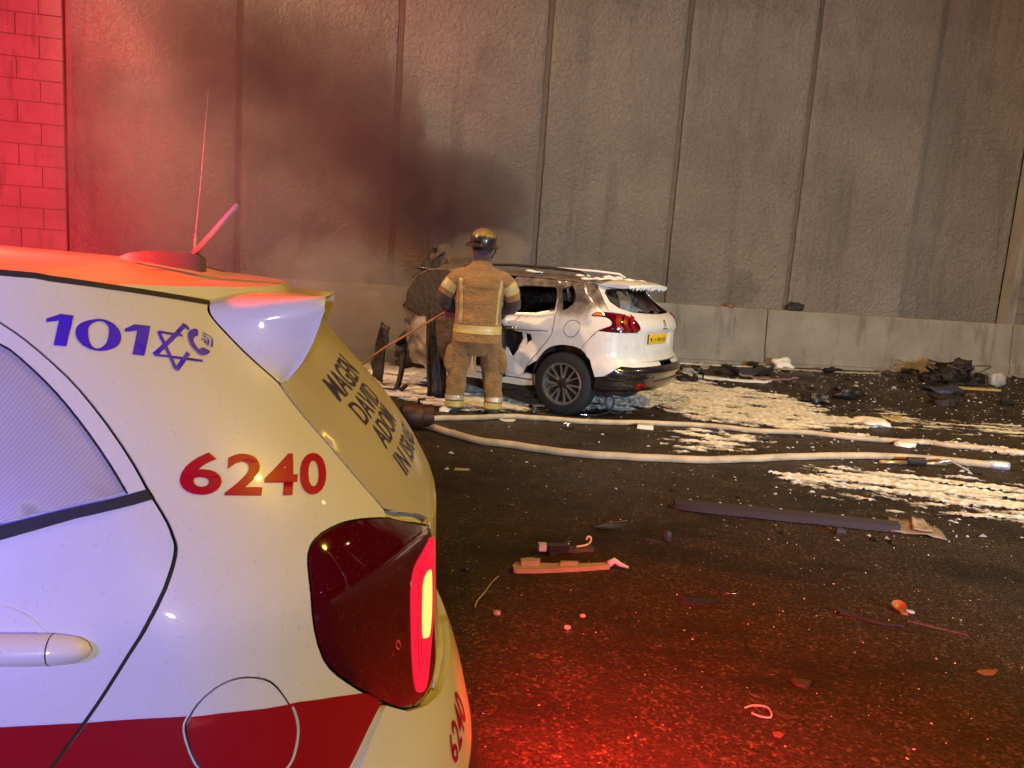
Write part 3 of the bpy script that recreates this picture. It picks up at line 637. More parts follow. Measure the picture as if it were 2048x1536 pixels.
# roof: from seam to seam, nearly flat
def roof():
    RS = [p for p in dense(ROOFS, .03, False) if p[0] < 2.85]; L = SA.P(np.array([p[0] for p in RS]), np.array([p[1] for p in RS])); V = []; F = []; m = 25; UV = []
    for i, p in enumerate(L):
        for j in range(m):
            t = -1+2*j/(m-1); t = math.copysign(abs(t)**.8, t); H = .013+.012*min(1, max(0, (p[0]-.9)/1.0)); V.append((p[0]-.02*(1-t*t)*(1 if p[0] < .8 else 0)*0, p[1]*.996*t, p[2]+.001+H*(1-abs(t)**3.5)))
    for i in range(len(L)-1):
        for j in range(m-1): a = i*m+j; F.append((a, a+m, a+m+1, a+1))
    o = mobj('roof', V, F, WHITE, amb); bm = bmesh.new(); bm.from_mesh(o.data); bmesh.ops.recalc_face_normals(bm, faces=bm.faces); bm.to_mesh(o.data); bm.free()
    if o.data.polygons[10].normal.z < 0: o.data.flip_normals()
    ribbon('roof_seal', SA, [(a, b-.001) for a, b in RS], .009, RUBBER, amb, off=.001); ribbon('roof_seal', SA, mirror([(a, b-.001) for a, b in RS]), .009, RUBBER, amb, off=.001)
roof()
# spoiler: a cap over the top of the tailgate whose ears run down beside the glass
def spoiler():
    S1 = SA.P(np.array([p[0] for p in SEAM]), np.array([p[1] for p in SEAM]))+SA.N(np.array([p[0] for p in SEAM]), np.array([p[1] for p in SEAM]))*.002
    tipc = [(.337, .429, 1.231), (.318, .430, 1.255), (.303, .431, 1.274), (.286, .430, 1.310), (.274, .431, 1.345), (.266, .436, 1.372), (.266, .430, 1.386), (.264, .41, 1.392)]
    ear = [Vector(S1[-1-int(round(i*(len(S1)-1)/7))]) for i in range(8)]; tip = [Vector(p) for p in tipc]
    fr = ear[:]; tr = tip[:]
    for k in range(1, 9):
        y = .408*(1-k/8); fr.append(Vector((.463+.03*(1-(y/.408)**2), y, 1.369+.010*(1-(y/.408)**3)))); tr.append(Vector((.266+.05*(1-(y/.408)**2), y, 1.391-.018*(1-(y/.408)**2))))
    fr2 = [Vector((p.x, -p.y, p.z-.004)) for p in fr[::-1][1:]]; tr2 = [Vector((p.x+.01, -p.y, p.z-.028*min(1, p.y/.3))) for p in tr[::-1][1:]]; fr += fr2; tr += tr2
    m = 10; V = []; F = []; n = len(fr)
    for a, b in zip(fr, tr):
        mid = (a+b)/2; out = Vector((0, mid.y*.35 if abs(mid.y) > .39 else 0, .02+.0*mid.y)); w = (b-a).length; out = out.normalized()*(.03*w)
        for j in range(m):
            t = j/(m-1); V.append(a.lerp(b, t)+out*(4*t*(1-t)))
    # rounded lip and underside back to the glass
    for a, b in zip(fr, tr):
        inn = Vector((a.x-.045, a.y*.93, a.z-.035)); lip = b+Vector((.012, -.004 if b.y > 0 else .004, -.012)); lip2 = b+Vector((-.004, 0, -.006)); V += [lip2, lip, inn]
    for i in range(n-1):
        for j in range(m-1): q = i*m+j; F.append((q, q+m, q+m+1, q+1))
        b0 = n*m+3*i; F += [(i*m+m-1, (i+1)*m+m-1, b0+3, b0), (b0, b0+3, b0+4, b0+1), (b0+1, b0+4, b0+5, b0+2)]
    o = mobj('spoiler', V, F, WHITE, amb); bm = bmesh.new(); bm.from_mesh(o.data); bmesh.ops.recalc_face_normals(bm, faces=bm.faces); bm.to_mesh(o.data); bm.free(); sharp(o, 55)
    return o
spoiler()
# markings
def words(t, quad, m, off, bold=.0, shear=0., name='lettering'): 
    V2, F = flat_text(t, bold, shear); return on_skin(name, SA, V2, F, quad, m, amb, off)
words('6240', [(.8847, 1.1124), (.6399, 1.0697), (.5757, 1.1296), (.8395, 1.1678)], TXTRED, .0012, .026)
words('6240', [(.405, .405), (.225, .410), (.262, .505), (.415, .470)], TXTRED, .0195, .016)
words('MAGEN', [(.400, 1.194), (.125, 1.218), (.150, 1.268), (.395, 1.238)], TXTNAVY, .0012, .01)
words('DAVID', [(.372, 1.143), (.150, 1.163), (.160, 1.208), (.378, 1.186)], TXTNAVY, .0012, .01)
words('ADOM', [(.355, 1.090), (.150, 1.110), (.165, 1.160), (.362, 1.134)], TXTNAVY, .0012, .01)
words('IN ISRAEL', [(.335, 1.028), (.045, 1.052), (.055, 1.100), (.345, 1.076)], TXTNAVY, .0012, .01)
def decal(name, poly, m, off=.0012, holes=()): return patch(name, SA, poly, m, amb, holes=holes, off=off, step=.012, thick=0)
decal('lettering', [(.8754, 1.3518), (.8500, 1.3590), (.8335, 1.357), (.8802, 1.3142), (.8957, 1.3155), (.8602, 1.3496), (.8788, 1.3468)], TXTBLUE)
o4 = lambda a, b, c, d, n=7: [tuple(np.array(p)*1.) for p in rnd([a, b, c, d], n)]
decal('lettering', rnd([(.8527, 1.3319), (.8330, 1.3465), (.8001, 1.3533), (.7830, 1.3470), (.7861, 1.3311), (.8080, 1.3145), (.839, 1.3082), (.8560, 1.3160)], 4), TXTBLUE, holes=[rnd([(.8379, 1.328), (.8230, 1.3430), (.8007, 1.3502), (.7945, 1.3440), (.8039, 1.3324), (.8220, 1.3180), (.8395, 1.3116), (.8440, 1.3165)], 4)])
decal('lettering', [(.7719, 1.3395), (.7490, 1.3462), (.7231, 1.3438), (.7782, 1.3008), (.7952, 1.3031), (.7539, 1.3367), (.7757, 1.3353)], TXTBLUE)
def band(pts, w): 
    D = np.array(pts, float); t = np.gradient(D, axis=0); t /= np.linalg.norm(t, axis=1, keepdims=True); nr = np.stack([-t[:, 1], t[:, 0]], 1)*w/2; return [tuple(p) for p in D-nr]+[tuple(p) for p in (D+nr)[::-1]]
def bar(a, b, w): return band([a, b], w)
st = .0052
UPT = [(.6517, 1.3456), (.7601, 1.3021), (.6814, 1.2905)]; DNT = [(.7172, 1.3351), (.7448, 1.2794), (.6883, 1.3052), (.6753, 1.3272)]
lerp2 = lambda a, b, t: (a[0]+(b[0]-a[0])*t, a[1]+(b[1]-a[1])*t)
for k, (a, b, w) in enumerate([(UPT[0], UPT[1], st), (UPT[1], UPT[2], st*.75), (DNT[0], DNT[1], st*1.05), (DNT[1], (.6960, 1.3030), st), (DNT[0], (.6780, 1.3290), st*.75), (UPT[0], (.6545, 1.3370), st)]):
    decal('star_emblem', bar(a, b, w), TXTBLUE, .0012+.00012*k)
decal('phone_emblem', rnd([(.6665, 1.3285), (.6572, 1.3344), (.6435, 1.3384), (.6353, 1.337), (.6457, 1.3281), (.6528, 1.3268), (.6628, 1.3225), (.6691, 1.3136), (.6681, 1.3076), (.6588, 1.31), (.6503, 1.3047), (.6544, 1.301), (.667, 1.2982), (.6757, 1.2996), (.6781, 1.3079), (.6766, 1.3168)], 3), TXTBLUE, .002)
for pts in ([(.6448, 1.3228), (.6391, 1.3204), (.6458, 1.316)], [(.636, 1.3279), (.6306, 1.3217), (.6432, 1.3129)], [(.629, 1.3324), (.6208, 1.3229), (.6384, 1.3096)]):
    decal('phone_emblem', band(crv(pts, 5), .0022), TXTBLUE, .002)
# aerial base on the roof with whip and stub
ab = tag(G().rings([[Vector((x+dx, y*w, z)) for y, z, dx in ((-1, z0, 0), (-.75, zt, 0), (.75, zt, 0), (1, z0, 0))] for x, w, z0, zt in ((.715, .004, 1.427, 1.430), (.69, .020, 1.426, 1.440), (.64, .030, 1.422, 1.449), (.585, .034, 1.415, 1.447), (.555, .034, 1.412, 1.449), (.54, .030, 1.409, 1.440))]).obj('aerial_base', AERBASE, amb, deg=40))
ab.location = (0, .055, 0)
whip = G().tube([(.556, .01, 1.446), (.556, .008, 1.490)], [.0042, .0035], 8).tube([(.556, .008, 1.488), (.5475, -.008, 1.62), (.537, -.02, 1.80)], [.0016, .0012, .0009], 6).obj('whip_aerial', AERIAL, ab, True)
stub = G().tube([(.558, .012, 1.448), (.452, .118, 1.556)], [.0058, .0058], 10).obj('stub_aerial', AERIAL, ab, True)
# light bar, well forward on the roof
lb = G().box((1.72, 0, 1.475), (.26, 1.3, .03)).obj('light_bar', BLACKPL, amb)
for ys in (-1, 1): G().rings([[Vector((1.72+a*.12, ys*y, 1.54+b*.045)) for a, b in ((-1, -1), (-.9, .7), (-.6, 1), (.6, 1), (.9, .7), (1, -1))] for y in (.50, .64)]).obj('beacon_lens', m_emit('blue_beacon_lens', BLUE, 8), lb, deg=50)
G().rings([[Vector((1.72+a*.12, y, 1.54+b*.045)) for a, b in ((-1, -1), (-.9, .7), (-.6, 1), (.6, 1), (.9, .7), (1, -1))] for y in (.03, .48)]).obj('beacon_lens', m_emit('red_beacon_lens', RED, 14), lb, deg=50)
G().rings([[Vector((1.72+a*.12, y, 1.54+b*.045)) for a, b in ((-1, -1), (-.9, .7), (-.6, 1), (.6, 1), (.9, .7), (1, -1))] for y in (-.48, -.03)]).obj('beacon_lens', m_emit('red_beacon_lens_far', RED, 14), lb, deg=50)
rb = G().lathe([(.075, 1.44), (.075, 1.485), (.06, 1.49)], ID3, (1.13, .22, 0), 20).obj('beacon_base', BLACKPL, amb, deg=40)
G().lathe([(.058, 1.49), (.056, 1.56), (.04, 1.59), (0, 1.60)], ID3, (1.13, .22, 0), 20).obj('beacon_dome', bpy.data.materials['red_beacon_lens'], rb, True)
for X in (.56, 2.96):
    for sd in (1, -1): wheel(amb, (X, sd*.69, .29), sd, .29, .175, .185, 'five')
# windscreen and front lamps
ws = [(SA.mid+SA.L*.28, 1.02), (SA.mid+SA.L*.34, 1.36), (SA.mid+SA.L*.995, 1.37), (SA.mid+SA.L*.995, 1.02)]
patch('windscreen', SA, ws, m_lens('dark_glass', (.02, .02, .022)), amb, off=-.006, step=.06, thick=.004); patch('windscreen', SA, mirror(ws), bpy.data.materials['dark_glass'], amb, off=-.006, step=.06, thick=.004)
for f in (lambda p: p, mirror): patch('headlamp', SA, rnd(f([(SA.mid+.05, .74), (SA.mid+.28, .76), (SA.mid+.55, .68), (SA.mid+.5, .6), (SA.mid+.2, .62)]), 4), m_lens('clear_lens', (.4, .4, .4)), amb, off=-.004, step=.04, thick=.008)
AMB_M = Matrix.Translation((-.181, 1.848, 0)) @ Matrix.Rotation(math.pi+rad(11.84), 4, 'Z')
def ambw(x, y, z): return AMB_M @ Vector((x, y, z))
BEACON = ambw(1.06, .22, 1.585)
light("red_beacon", 'POINT', BEACON, 130, (1, .02, .015), .05)
light("red_beacon_beam", 'SPOT', ambw(1.72, -.45, 1.68), 13000, RED, .06, wl(-10.2, 0, 3.4), 64, 1.0)
light("red_beacon_spread", 'SPOT', ambw(1.72, -.45, 1.72), 4200, (1, .06, .16), .06, wl(-6.2, 0, 4.8), 70, 1.0)
tl = ambw(*(SA.P(.39, .77)+SA.N(np.array(.39), np.array(.77))*.06)); tn = AMB_M.to_3x3() @ Vector(SA.N(np.array(.39), np.array(.77)))
light("red_pool_spot", 'SPOT', tl+tn*.12, 700, (1, .015, .02), .05, (.68, 2.2, 0), 92, 1.)  # added spot standing off the lens, throws the red pool on the road

# ------------------------------------------------------------------ burnt-out white car
PX = [(.2, .16), (.3, .06), (.38, -.02), (.5, -.045), (.6, -.02), (.66, .015), (.85, .02), (.95, .0), (1.03, .02), (1.1, .09), (1.25, .25), (1.4, .40), (1.5, .46)]
PWK = [(.2, .74), (.35, .82), (.5, .86), (.7, .868), (.85, .868), (.93, .855), (1.0, .835), (1.2, .765), (1.4, .675), (1.5, .61)]
SP = Surf(PWK, PX, .34, 2.8, drop=.06, dropx=1.8, bulge=.09)
wreck = tag(empty('burnt_car', (1.5804, 7.9622, 0), math.pi-rad(29.47)), 'white hatchback with burnt-out cabin, broken windows and foam on its roof', 'car')
WR_M = Matrix.Translation((1.5804, 7.9622, 0)) @ Matrix.Rotation(math.pi-rad(29.47), 4, 'Z')
def wrw(x, y, z): return WR_M @ Vector((x, y, z))
PSEAM = crv([(1.372, 1.372), (1.400, 1.300), (1.425, 1.223), (1.470, 1.135), (1.512, 1.058), (1.5386, 1.00), (1.5385, .9512), (1.5343, .8392), (1.5746, .7586), (1.681, .6239), (1.79, .50), (1.86, .37)], 3)
PARCH = crv([(1.765, .25), (1.755, .38), (1.718, .5008), (1.6625, .5902), (1.574, .6717), (1.4655, .7142), (1.3563, .7261), (1.2418, .7161), (1.1559, .6734), (1.1192, .6111), (1.1081, .5255), (1.0791, .4505)], 3)
PLAMP = crv([(1.0385, .9075), (.9793, .9415), (.9319, .966), (.9238, 1.0023), (.9573, 1.0380), (1.0163, 1.0460), (1.0818, 1.0440), (1.1256, 1.0479), (1.0498, 1.084), (.9475, 1.1013), (.8835, 1.0995), (.7469, 1.0908), (.6712, 1.0566), (.6141, 1.0056), (.5787, .9504), (.5963, .9085), (.8788, .9000), (1.0385, .9075)], 3)[:-1]
QWIN = rnd([(1.375, 1.230), (1.345, 1.290), (1.2532, 1.3073), (1.1025, 1.3325), (1.1517, 1.2425), (1.2291, 1.1687), (1.327, 1.1166), (1.462, 1.0676)], 2)
RWIN = [(2.135, .990), (2.1066, 1.180), (2.075, 1.265), (1.9536, 1.290), (1.52, 1.3023), (1.452, 1.296), (1.468, 1.2218), (1.550, 1.0620), (1.75, 1.010)]
GLS = [(.70, 1.345), (.35, 1.365), (0, 1.370)]; GLB = [(0, 1.095), (.30, 1.100), (.5984, 1.1138), (.7404, 1.1533), (.7894, 1.2091), (.7756, 1.2961)]
GHOLE = rnd([(.66, 1.335), (.35, 1.35), (0, 1.355), (-.35, 1.35), (-.66, 1.335), (-.735, 1.2861), (-.735, 1.2091), (-.69, 1.1583), (-.5684, 1.1238), (-.2, 1.112), (.2, 1.112), (.5684, 1.1238), (.69, 1.1583), (.735, 1.2091), (.735, 1.2861)], 2)
GOUT = GLS[:-1]+[(0, 1.372)]+[(-a, b) for a, b in GLS[:-1]][::-1]+[(-a, b) for a, b in GLB[1:]][::-1]+GLB[0:]
a0 = min(range(len(PLAMP)), key=lambda i: (PLAMP[i][0]-.8835)**2+(PLAMP[i][1]-1.0995)**2)
QBURNT = m_burnt('sooted_quarter', bias=.22); PDOORW = m_burnt('door_paint', bias=.13)
def rag(pts, amp, k=0.):
    D = dense(pts, .02, False); return [(a+amp*noise.noise((a*40, b*40, k)), b+amp*noise.noise((a*40, b*40, k+5))) for a, b in D]
def dent(P):
    s, z = P[:, 0], P[:, 1]; d = -.006+.035*np.exp(-((z-.885)/.05)**2)*np.clip((s-1.56)/.25, 0, 1)-.055*np.exp(-((z-.70)/.13)**2-((s-2.02)/.22)**2)
    return d+np.array([.010*noise.noise((a*7, b*9, 2)) for a, b in P])*np.clip((s-1.6)/.3, 0, 1)
def buckle(P): return np.array([.016*noise.noise((a*6, b*8, 8))*min(1, max(0, (b-1.05)/.2)) for a, b in P])
for sd in (1, -1):
    f = (lambda p: list(p)) if sd > 0 else mirror
    quarter = PSEAM[:-2]+[p for p in PARCH if p[1] > .52 and p[0] > 1.2038]+[(1.2038, .7045), (1.0405, .9075)]+PLAMP[1:a0+1]+[(.8891, 1.1187), (.8329, 1.2587), (.80, 1.372)]
    patch('quarter_panel', SP, f(quarter), QBURNT, wreck, holes=[f(QWIN)], step=.05, thick=.03, off=buckle)
    door = rag([(2.21, .37), (2.225, .6), (2.22, .975), (2.19, 1.10), (2.15, 1.30), (2.10, 1.372)], .012)+[(1.40, 1.372)]+[(a+.008, b) for a, b in PSEAM[1:]]+[(1.90, .352)]
    tear = rag([(2.20, .815), (2.02, .812), (1.905, .80), (1.90, .735), (1.935, .665), (1.955, .60), (1.995, .535), (2.03, .545), (2.065, .60), (2.10, .62), (2.16, .70), (2.20, .815)], .012, 3)[:-1]
    tear2 = rag([(1.875, .795), (1.80, .79), (1.78, .74), (1.83, .70), (1.845, .665), (1.875, .795)], .006, 4)[:-1]
    dr = patch('rear_door', SP, f(door), PDOORW, wreck, holes=[f(RWIN), f(tear), f(tear2)] if sd > 0 else [f(RWIN)], step=.045, thick=.025, off=dent)
    if sd < 0: patch('window', SP, inset(f(RWIN), -.01), m_lens('smoked_glass', (.03, .025, .022), .3), dr, off=-.02, step=.08, thick=.004)
    if sd > 0:
        patch('torn_inner_panel', SP, f([(2.22, .83), (1.76, .82), (1.76, .50), (2.22, .50)]), CHAR, dr, off=-.10, step=.06, thick=0)
        ribbon('window_trim', SP, f([(2.15, .975), (1.95, .985), (1.75, 1.000), (1.55, 1.050)]), .016, ALLOY, dr, off=.032)
        ribbon('belt_crease', SP, f([(2.2, .815), (2.0, .822), (1.8, .83), (1.58, .845)]), .008, CHARBR, dr, off=.012)
        G().tube([Vector(SP.P(2.09, .845))+Vector((0, .05, 0)), Vector(SP.P(2.0, .845))+Vector((0, .06, 0)), Vector(SP.P(1.93, .845))+Vector((0, .045, 0))], .012, 8).obj('door_handle', CHROME, dr, True)
    ribbon('door_seal', SP, f(PSEAM), .018, RUBBER, wreck, off=-.006)
    sill = [(1.745, .245), (1.738, .36), (1.86, .362), (1.90, .342), (2.25, .36), (3.2, .36), (3.2, .215), (1.9, .215)]
    patch('sill', SP, f(sill), SOOTED, wreck, off=-.02, step=.06, thick=.03); ribbon('sill_groove', SP, f([(1.76, .30), (2.4, .297), (3.15, .295)]), .012, RUBBER, wreck, off=-.017)
    bump = [(1.034, .8985), (1.1985, .7050), (1.1539, .6734), (1.1172, .6111), (1.1061, .5255), (1.0770, .4525), (1.0230, .4600), (.9679, .4828), (.9200, .517), (.8774, .5442), (.8248, .5703), (.70, .5590), (.55, .558), (.2, .560)]+[(.2, .600), (.602, .606), (.612, .70), (.606, .80), (.600, .8985), (.8788, .896)]
    patch('bumper_corner', SP, f(bump), SOOTED, wreck, step=.045, thick=.02, off=lambda P: .004+.02*np.clip((.62-P[:, 1])/.06, 0, 1))
    lens = patch('tail_lamp', SP, f(inset(PLAMP, .003)), LENSRED, wreck, off=lambda P: .002+.016*(1-np.exp(-edist(f(PLAMP), P)/.03)), step=.02, thick=.02)
    for q, w in ((.845, .045), (.765, .040), (.69, .035)):
        patch('lamp_claw', SP, f(band(crv([(q-.02, 1.065), (q+.02, 1.01), (q+.01, .96), (q-.03, .925)], 4), w)), mat('claw_red', (.22, .008, .008), .2, coat=.6), lens, off=.021, step=.02, thick=.004)
    patch('amber_lens', SP, f(rnd([(1.10, 1.052), (1.02, 1.054), (.97, 1.06), (.97, 1.086), (1.04, 1.076)], 3)), m_lens('amber_lens', (.55, .17, .02)), lens, off=.0135, step=.02, thick=.005)
    if sd > 0: fl = patch('fuel_flap', SP, [(1.325+.082*math.cos(a), .895+.082*math.sin(a)) for a in np.linspace(0, 2*math.pi, 28, endpoint=False)], SOOTED, wreck, off=.004, step=.03, thick=.006); ribbon('flap_seal', SP, [(1.325+.085*math.cos(a), .895+.085*math.sin(a)) for a in np.linspace(0, 2*math.pi, 29)], .008, RUBBER, fl, off=.0015)
    black = [(1.0750, .449), (.9679, .479), (.9200, .513), (.8774, .5402), (.8248, .5663), (.70, .555), (.2, .555), (.2, .30), (.55, .30), (.80, .305), (1.0029, .30), (1.05, .36)]
    # black lower bumper, in two tiers
    ribbon('tailgate_seal', SP, f([(.80, 1.372), (.8329, 1.2587), (.8891, 1.1107)]), .016, RUBBER, wreck, off=-.004)
    lin = [(1.7, .25)]+PARCH[1:]; 
    L0 = SP.P(np.array([p[0] for p in PARCH])*sd, np.array([p[1] for p in PARCH])); V = [tuple(p) for p in L0]+[(p[0], p[1]*.62, p[2]) for p in L0]; n = len(L0)
    mobj('wheel_arch_liner', V, [(i, i+1, n+i+1, n+i) for i in range(n-1)], RUBBER, wreck)
    G().tube([wv for wv in [(.72, sd*.54, 1.425), (.80, sd*.54, 1.462), (1.1, sd*.555, 1.478), (1.6, sd*.56, 1.482), (1.95, sd*.55, 1.465)]], [.008, .014, .015, .015, .012], 8).obj('roof_rail', CHAR if sd > 0 else WHITE2, wreck, True)
    for X in (.78, 1.45): pass
low = [(1.0750, .449), (.9679, .479), (.9200, .513), (.8774, .5402), (.8248, .5663), (.70, .555), (0, .556)]
lo2 = [(0, .30), (.55, .30), (.80, .305), (1.0029, .30), (1.05, .36)]
poly = low[:-1]+[(-a, b) for a, b in low[:-1]][::-1]+[(-a, b) for a, b in lo2[1:]][::-1]+lo2[1:]
def tiers(P):
    z = P[:, 1]; return .012+.038*np.clip((.56-z)/.02, 0, 1)-.030*np.clip((.475-z)/.02, 0, 1)+.022*np.clip((.41-z)/.02, 0, 1)-.04*np.clip((.33-z)/.03, 0, 1)
lb_ = patch('lower_bumper', SP, poly, m_lens('wet_black_plastic', (.014, .013, .013), .22), wreck, off=tiers, step=.03, thick=.03)
for sd in (1, -1): patch('rear_reflector', SP, [(sd*a, b) for a, b in ((.66, .40), (.50, .405), (.50, .375), (.64, .365))], m_lens('reflector_red', (.25, .008, .008)), lb_, off=.045, step=.05, thick=.012)
gate = [(.80, 1.366), (.8309, 1.2587), (.885, 1.1087), (.7469, 1.0938), (.6692, 1.0596), (.6111, 1.0066), (.5757, .9504), (.5933, .9065), (.600, .80), (.606, .70), (.596, .609)]
poly = gate+[(-a, b) for a, b in gate][::-1]
def recess(P): s, z = np.abs(P[:, 0]-.11), P[:, 1]; return -.022*np.clip((.34-s)/.03, 0, 1)*np.clip((.905-z)/.02, 0, 1)*np.clip((z-.745)/.03, 0, 1)+.010*np.exp(-((z-.93)/.02)**2)
tgp = patch('tailgate', SP, poly, SOOTED, wreck, holes=[GOUT[:-1] if GOUT[0] == GOUT[-1] else GOUT], off=recess, step=.035, thick=.02)
patch('rear_window_frame', SP, GOUT, CHAR, wreck, holes=[GHOLE], off=-.012, step=.035, thick=.02)
# shards of glass still in the frame
for sh in ([(.735, 1.29), (.60, 1.27), (.66, 1.20), (.735, 1.18)], [(-.72, 1.25), (-.55, 1.2), (-.62, 1.13), (-.70, 1.16)], [(.1, 1.115), (.0, 1.15), (-.1, 1.11)], [(.45, 1.345), (.40, 1.29), (.33, 1.345)]):
    patch('glass_shard', SP, sh, m_lens('sooty_glass', (.05, .045, .045)), wreck, off=-.02, step=.06, thick=.004)
pl = patch('number_plate', SP, [(.345, .878), (-.125, .878), (-.125, .778), (.345, .778)], PLATEY, tgp, off=-.012, step=.08, thick=.008)
patch('plate_holder', SP, [(.365, .890), (-.145, .890), (-.145, .752), (.365, .752)], BLACKPL, tgp, off=-.019, step=.08, thick=.006)
V2, F2 = flat_text('477-45-101', .012); on_skin('lettering', SP, V2, F2, [(.325, .793), (-.105, .793), (-.105, .863), (.325, .863)], mat('plate_black', (.02, .015, .01), .5), pl, -.0105)
patch('rear_emblem', SP, [(.085, .955), (.055, .955), (.060, .975), (.045, .99), (.060, 1.005), (.050, 1.03), (.075, 1.035), (.085, 1.01), (.078, .985), (.09, .97)], CHROME, tgp, off=.012, step=.03, thick=.006)
patch('model_badge', SP, [(.12, .942), (.0, .942), (.0, .934), (.12, .934)], DARKMET, tgp, off=.014, step=.05, thick=.004)
# roof: foam-wet and white at the back, burnt and buckled forward
def wreck_roof():
    xs = np.linspace(.43, 2.85, 46); V = []; F = []; m = 21
    for X in xs:
        s = SP.s_of_x(X) if X > SP.a+.3 else None; yw = .675 if X > .8 else .675-.10*((.8-X)/.37)**2
        for j in range(m):
            t = -1+2*j/(m-1); fr = min(1, max(0, (X-1.3)/1.2)); z = 1.372-.06*max(0, 1-X/1.8)**2+.055*(1-abs(t)**3)+.035*fr*noise.noise((X*3, t*2, 3))-.10*fr*fr*(1-t*t)+(.02*noise.noise((X*9, t*6, 3))*fr)
            V.append((X, t*yw, z))
    for i in range(len(xs)-1):
        for j in range(m-1):
            if i > 38 and noise.noise((i*.5, j*.5, 1)) > .1: continue
            a = i*m+j; F.append((a, a+1, a+m+1, a+m))
    o = mobj('roof', V, F, BURNT, wreck); md = o.modifiers.new('s', 'SOLIDIFY'); md.thickness = .012; return o
wreck_roof()
def cap():
    n = 25; V = []; F = []; R = []
    for j in range(n):
        t = -1+2*j/(n-1); y = .60*t; c = 1-t*t
        R.append([Vector(p) for p in ((.56, y*1.06, 1.345+.050*(1-abs(t)**3)), (.46, y*1.04, 1.362+.050*(1-abs(t)**3)), (.32-.05*c, y, 1.362+.036*(1-abs(t)**4)), (.235-.06*c, y*.97, 1.358+.018*c), (.225-.06*c, y*.965, 1.332+.016*c), (.30-.05*c, y*.95, 1.322+.02*c), (.45, y*.98, 1.330+.025*c))])
    return G().rings(R).obj('spoiler', WHITE2, wreck, deg=40)
sp_ = cap()
gd = G()
r_ = random.Random(5)
for k in range(22):
    y = -.52+1.04*k/21+r_.uniform(-.015, .015); c = 1-(y/.6)**2; x = .232-.06*c+.012; h = r_.uniform(.004, .03); gd.tube([(x, y, 1.345+.014*c), (x+.004, y, 1.335-h*.5), (x+.008, y, 1.33-h)], [r_.uniform(.012, .022), .012, .003], 6)
tag(gd.obj('foam_drips', FOAMS, sp_, True), kind='stuff')
# cabin: pillars, floor, seats, dash, all charred
for sd in (1, -1):
    G().tube([(1.57, sd*.80, .95), (1.58, sd*.74, 1.15), (1.60, sd*.66, 1.37)], [.05, .045, .04], 8).obj('centre_pillar', CHAR, wreck, True)
    G().tube([(1.50, sd*.83, .30), (1.52, sd*.83, .95)], .06, 8).obj('centre_pillar', CHAR, wreck, True)
    G().tube([(2.85, sd*.78, .92), (2.6, sd*.72, 1.15), (2.25, sd*.64, 1.36)], [.05, .04, .035], 8).obj('windscreen_pillar', CHAR, wreck, True)
G().box((1.65, 0, .26), (2.7, 1.45, .05)).obj('floor_pan', CHAR, wreck)
def lump(name, c, d, m, seed, amp=.25, par=None, n=2, fr=3.):
    bm = bmesh.new(); bmesh.ops.create_icosphere(bm, subdivisions=n, radius=.5)
    for v in bm.verts:
        p = v.co*1.0; q = max(abs(p.x), abs(p.y), abs(p.z)); p = p.lerp(p*(.5/q), .55); p *= 1+amp*noise.noise(p*fr+Vector((seed*3.1, seed, 0)))*2; v.co = Vector((p.x*d[0]+c[0], p.y*d[1]+c[1], p.z*d[2]+c[2]))
    return bobj(name, bm, m, par, n > 2)
lump('rear_seat', (1.05, 0, .80), (.22, 1.25, .62), CHAR, 3, .15, wreck, 3); lump('rear_seat_cushion', (1.35, 0, .50), (.5, 1.2, .2), CHAR, 4, .15, wreck, 3)
for sd in (1, -1):
    st_ = G()
    for y in (-.2, .2): st_.tube([(1.95, sd*.38+y, .45), (1.85, sd*.38+y, .9), (1.78, sd*.38+y*.7, 1.12)], .02, 6)
    st_.tube([(1.78, sd*.38-.14, 1.12), (1.78, sd*.38+.14, 1.12)], .02, 6).tube([(1.83, sd*.38-.19, .95), (1.83, sd*.38+.19, .95)], .015, 6).box((2.1, sd*.38, .47), (.5, .46, .06)); st_.obj('front_seat_frame', CHAR, wreck)
lump('dashboard', (2.75, 0, .85), (.35, 1.4, .4), CHAR, 6, .3, wreck, 3); lump('engine_bay', (3.0, -.15, .55), (.35, 1.25, .6), CHAR, 8, .45, wreck, 3, 4)
# front left door, ajar: burnt window frame over a scorched skin with some white left
fd = rag([(2.30, .30), (2.24, .6), (2.25, .96), (2.29, 1.15), (2.33, 1.33), (2.5, 1.375), (2.9, 1.385), (3.22, 1.36), (3.40, 1.28), (3.47, 1.1), (3.46, .95), (3.42, .60), (3.36, .30), (2.8, .28), (2.30, .30)], .010, 7)[:-1]
hx, hy = 2.76, .84
def swing(W):
    a = rad(-13); c, s = math.cos(a), math.sin(a); D = W-np.array([hx, hy, 0]); return np.stack([D[:, 0]*c-D[:, 1]*s+hx, D[:, 0]*s+D[:, 1]*c+hy, W[:, 2]], 1)
fdo = patch('front_door', SP, fd, m_burnt('front_door_paint', bias=.10), wreck, off=lambda P: np.array([.03*noise.noise((a*4, b*5, 6)) for a, b in P])-.03*np.exp(-((P[:, 1]-.6)/.12)**2), step=.045, thick=.03, xform=swing)
patch('scorched_panel', SP, rag([(2.29, .97), (2.33, 1.31), (2.5, 1.36), (2.9, 1.37), (3.2, 1.345), (3.38, 1.27), (3.45, 1.1), (3.43, .93), (3.2, .86), (2.8, .89), (2.30, .93), (2.29, .97)], .008, 2)[:-1], CHAR, fdo, off=.022, step=.05, thick=.02, xform=swing)
patch('scorched_panel', SP, rag([(2.40, .92), (2.90, .88), (3.02, .78), (2.98, .60), (2.90, .45), (2.74, .40), (2.60, .36), (2.40, .44), (2.36, .7), (2.40, .92)], .02, 9)[:-1], CHARBR, fdo, off=.018, step=.05, thick=.02, xform=swing)
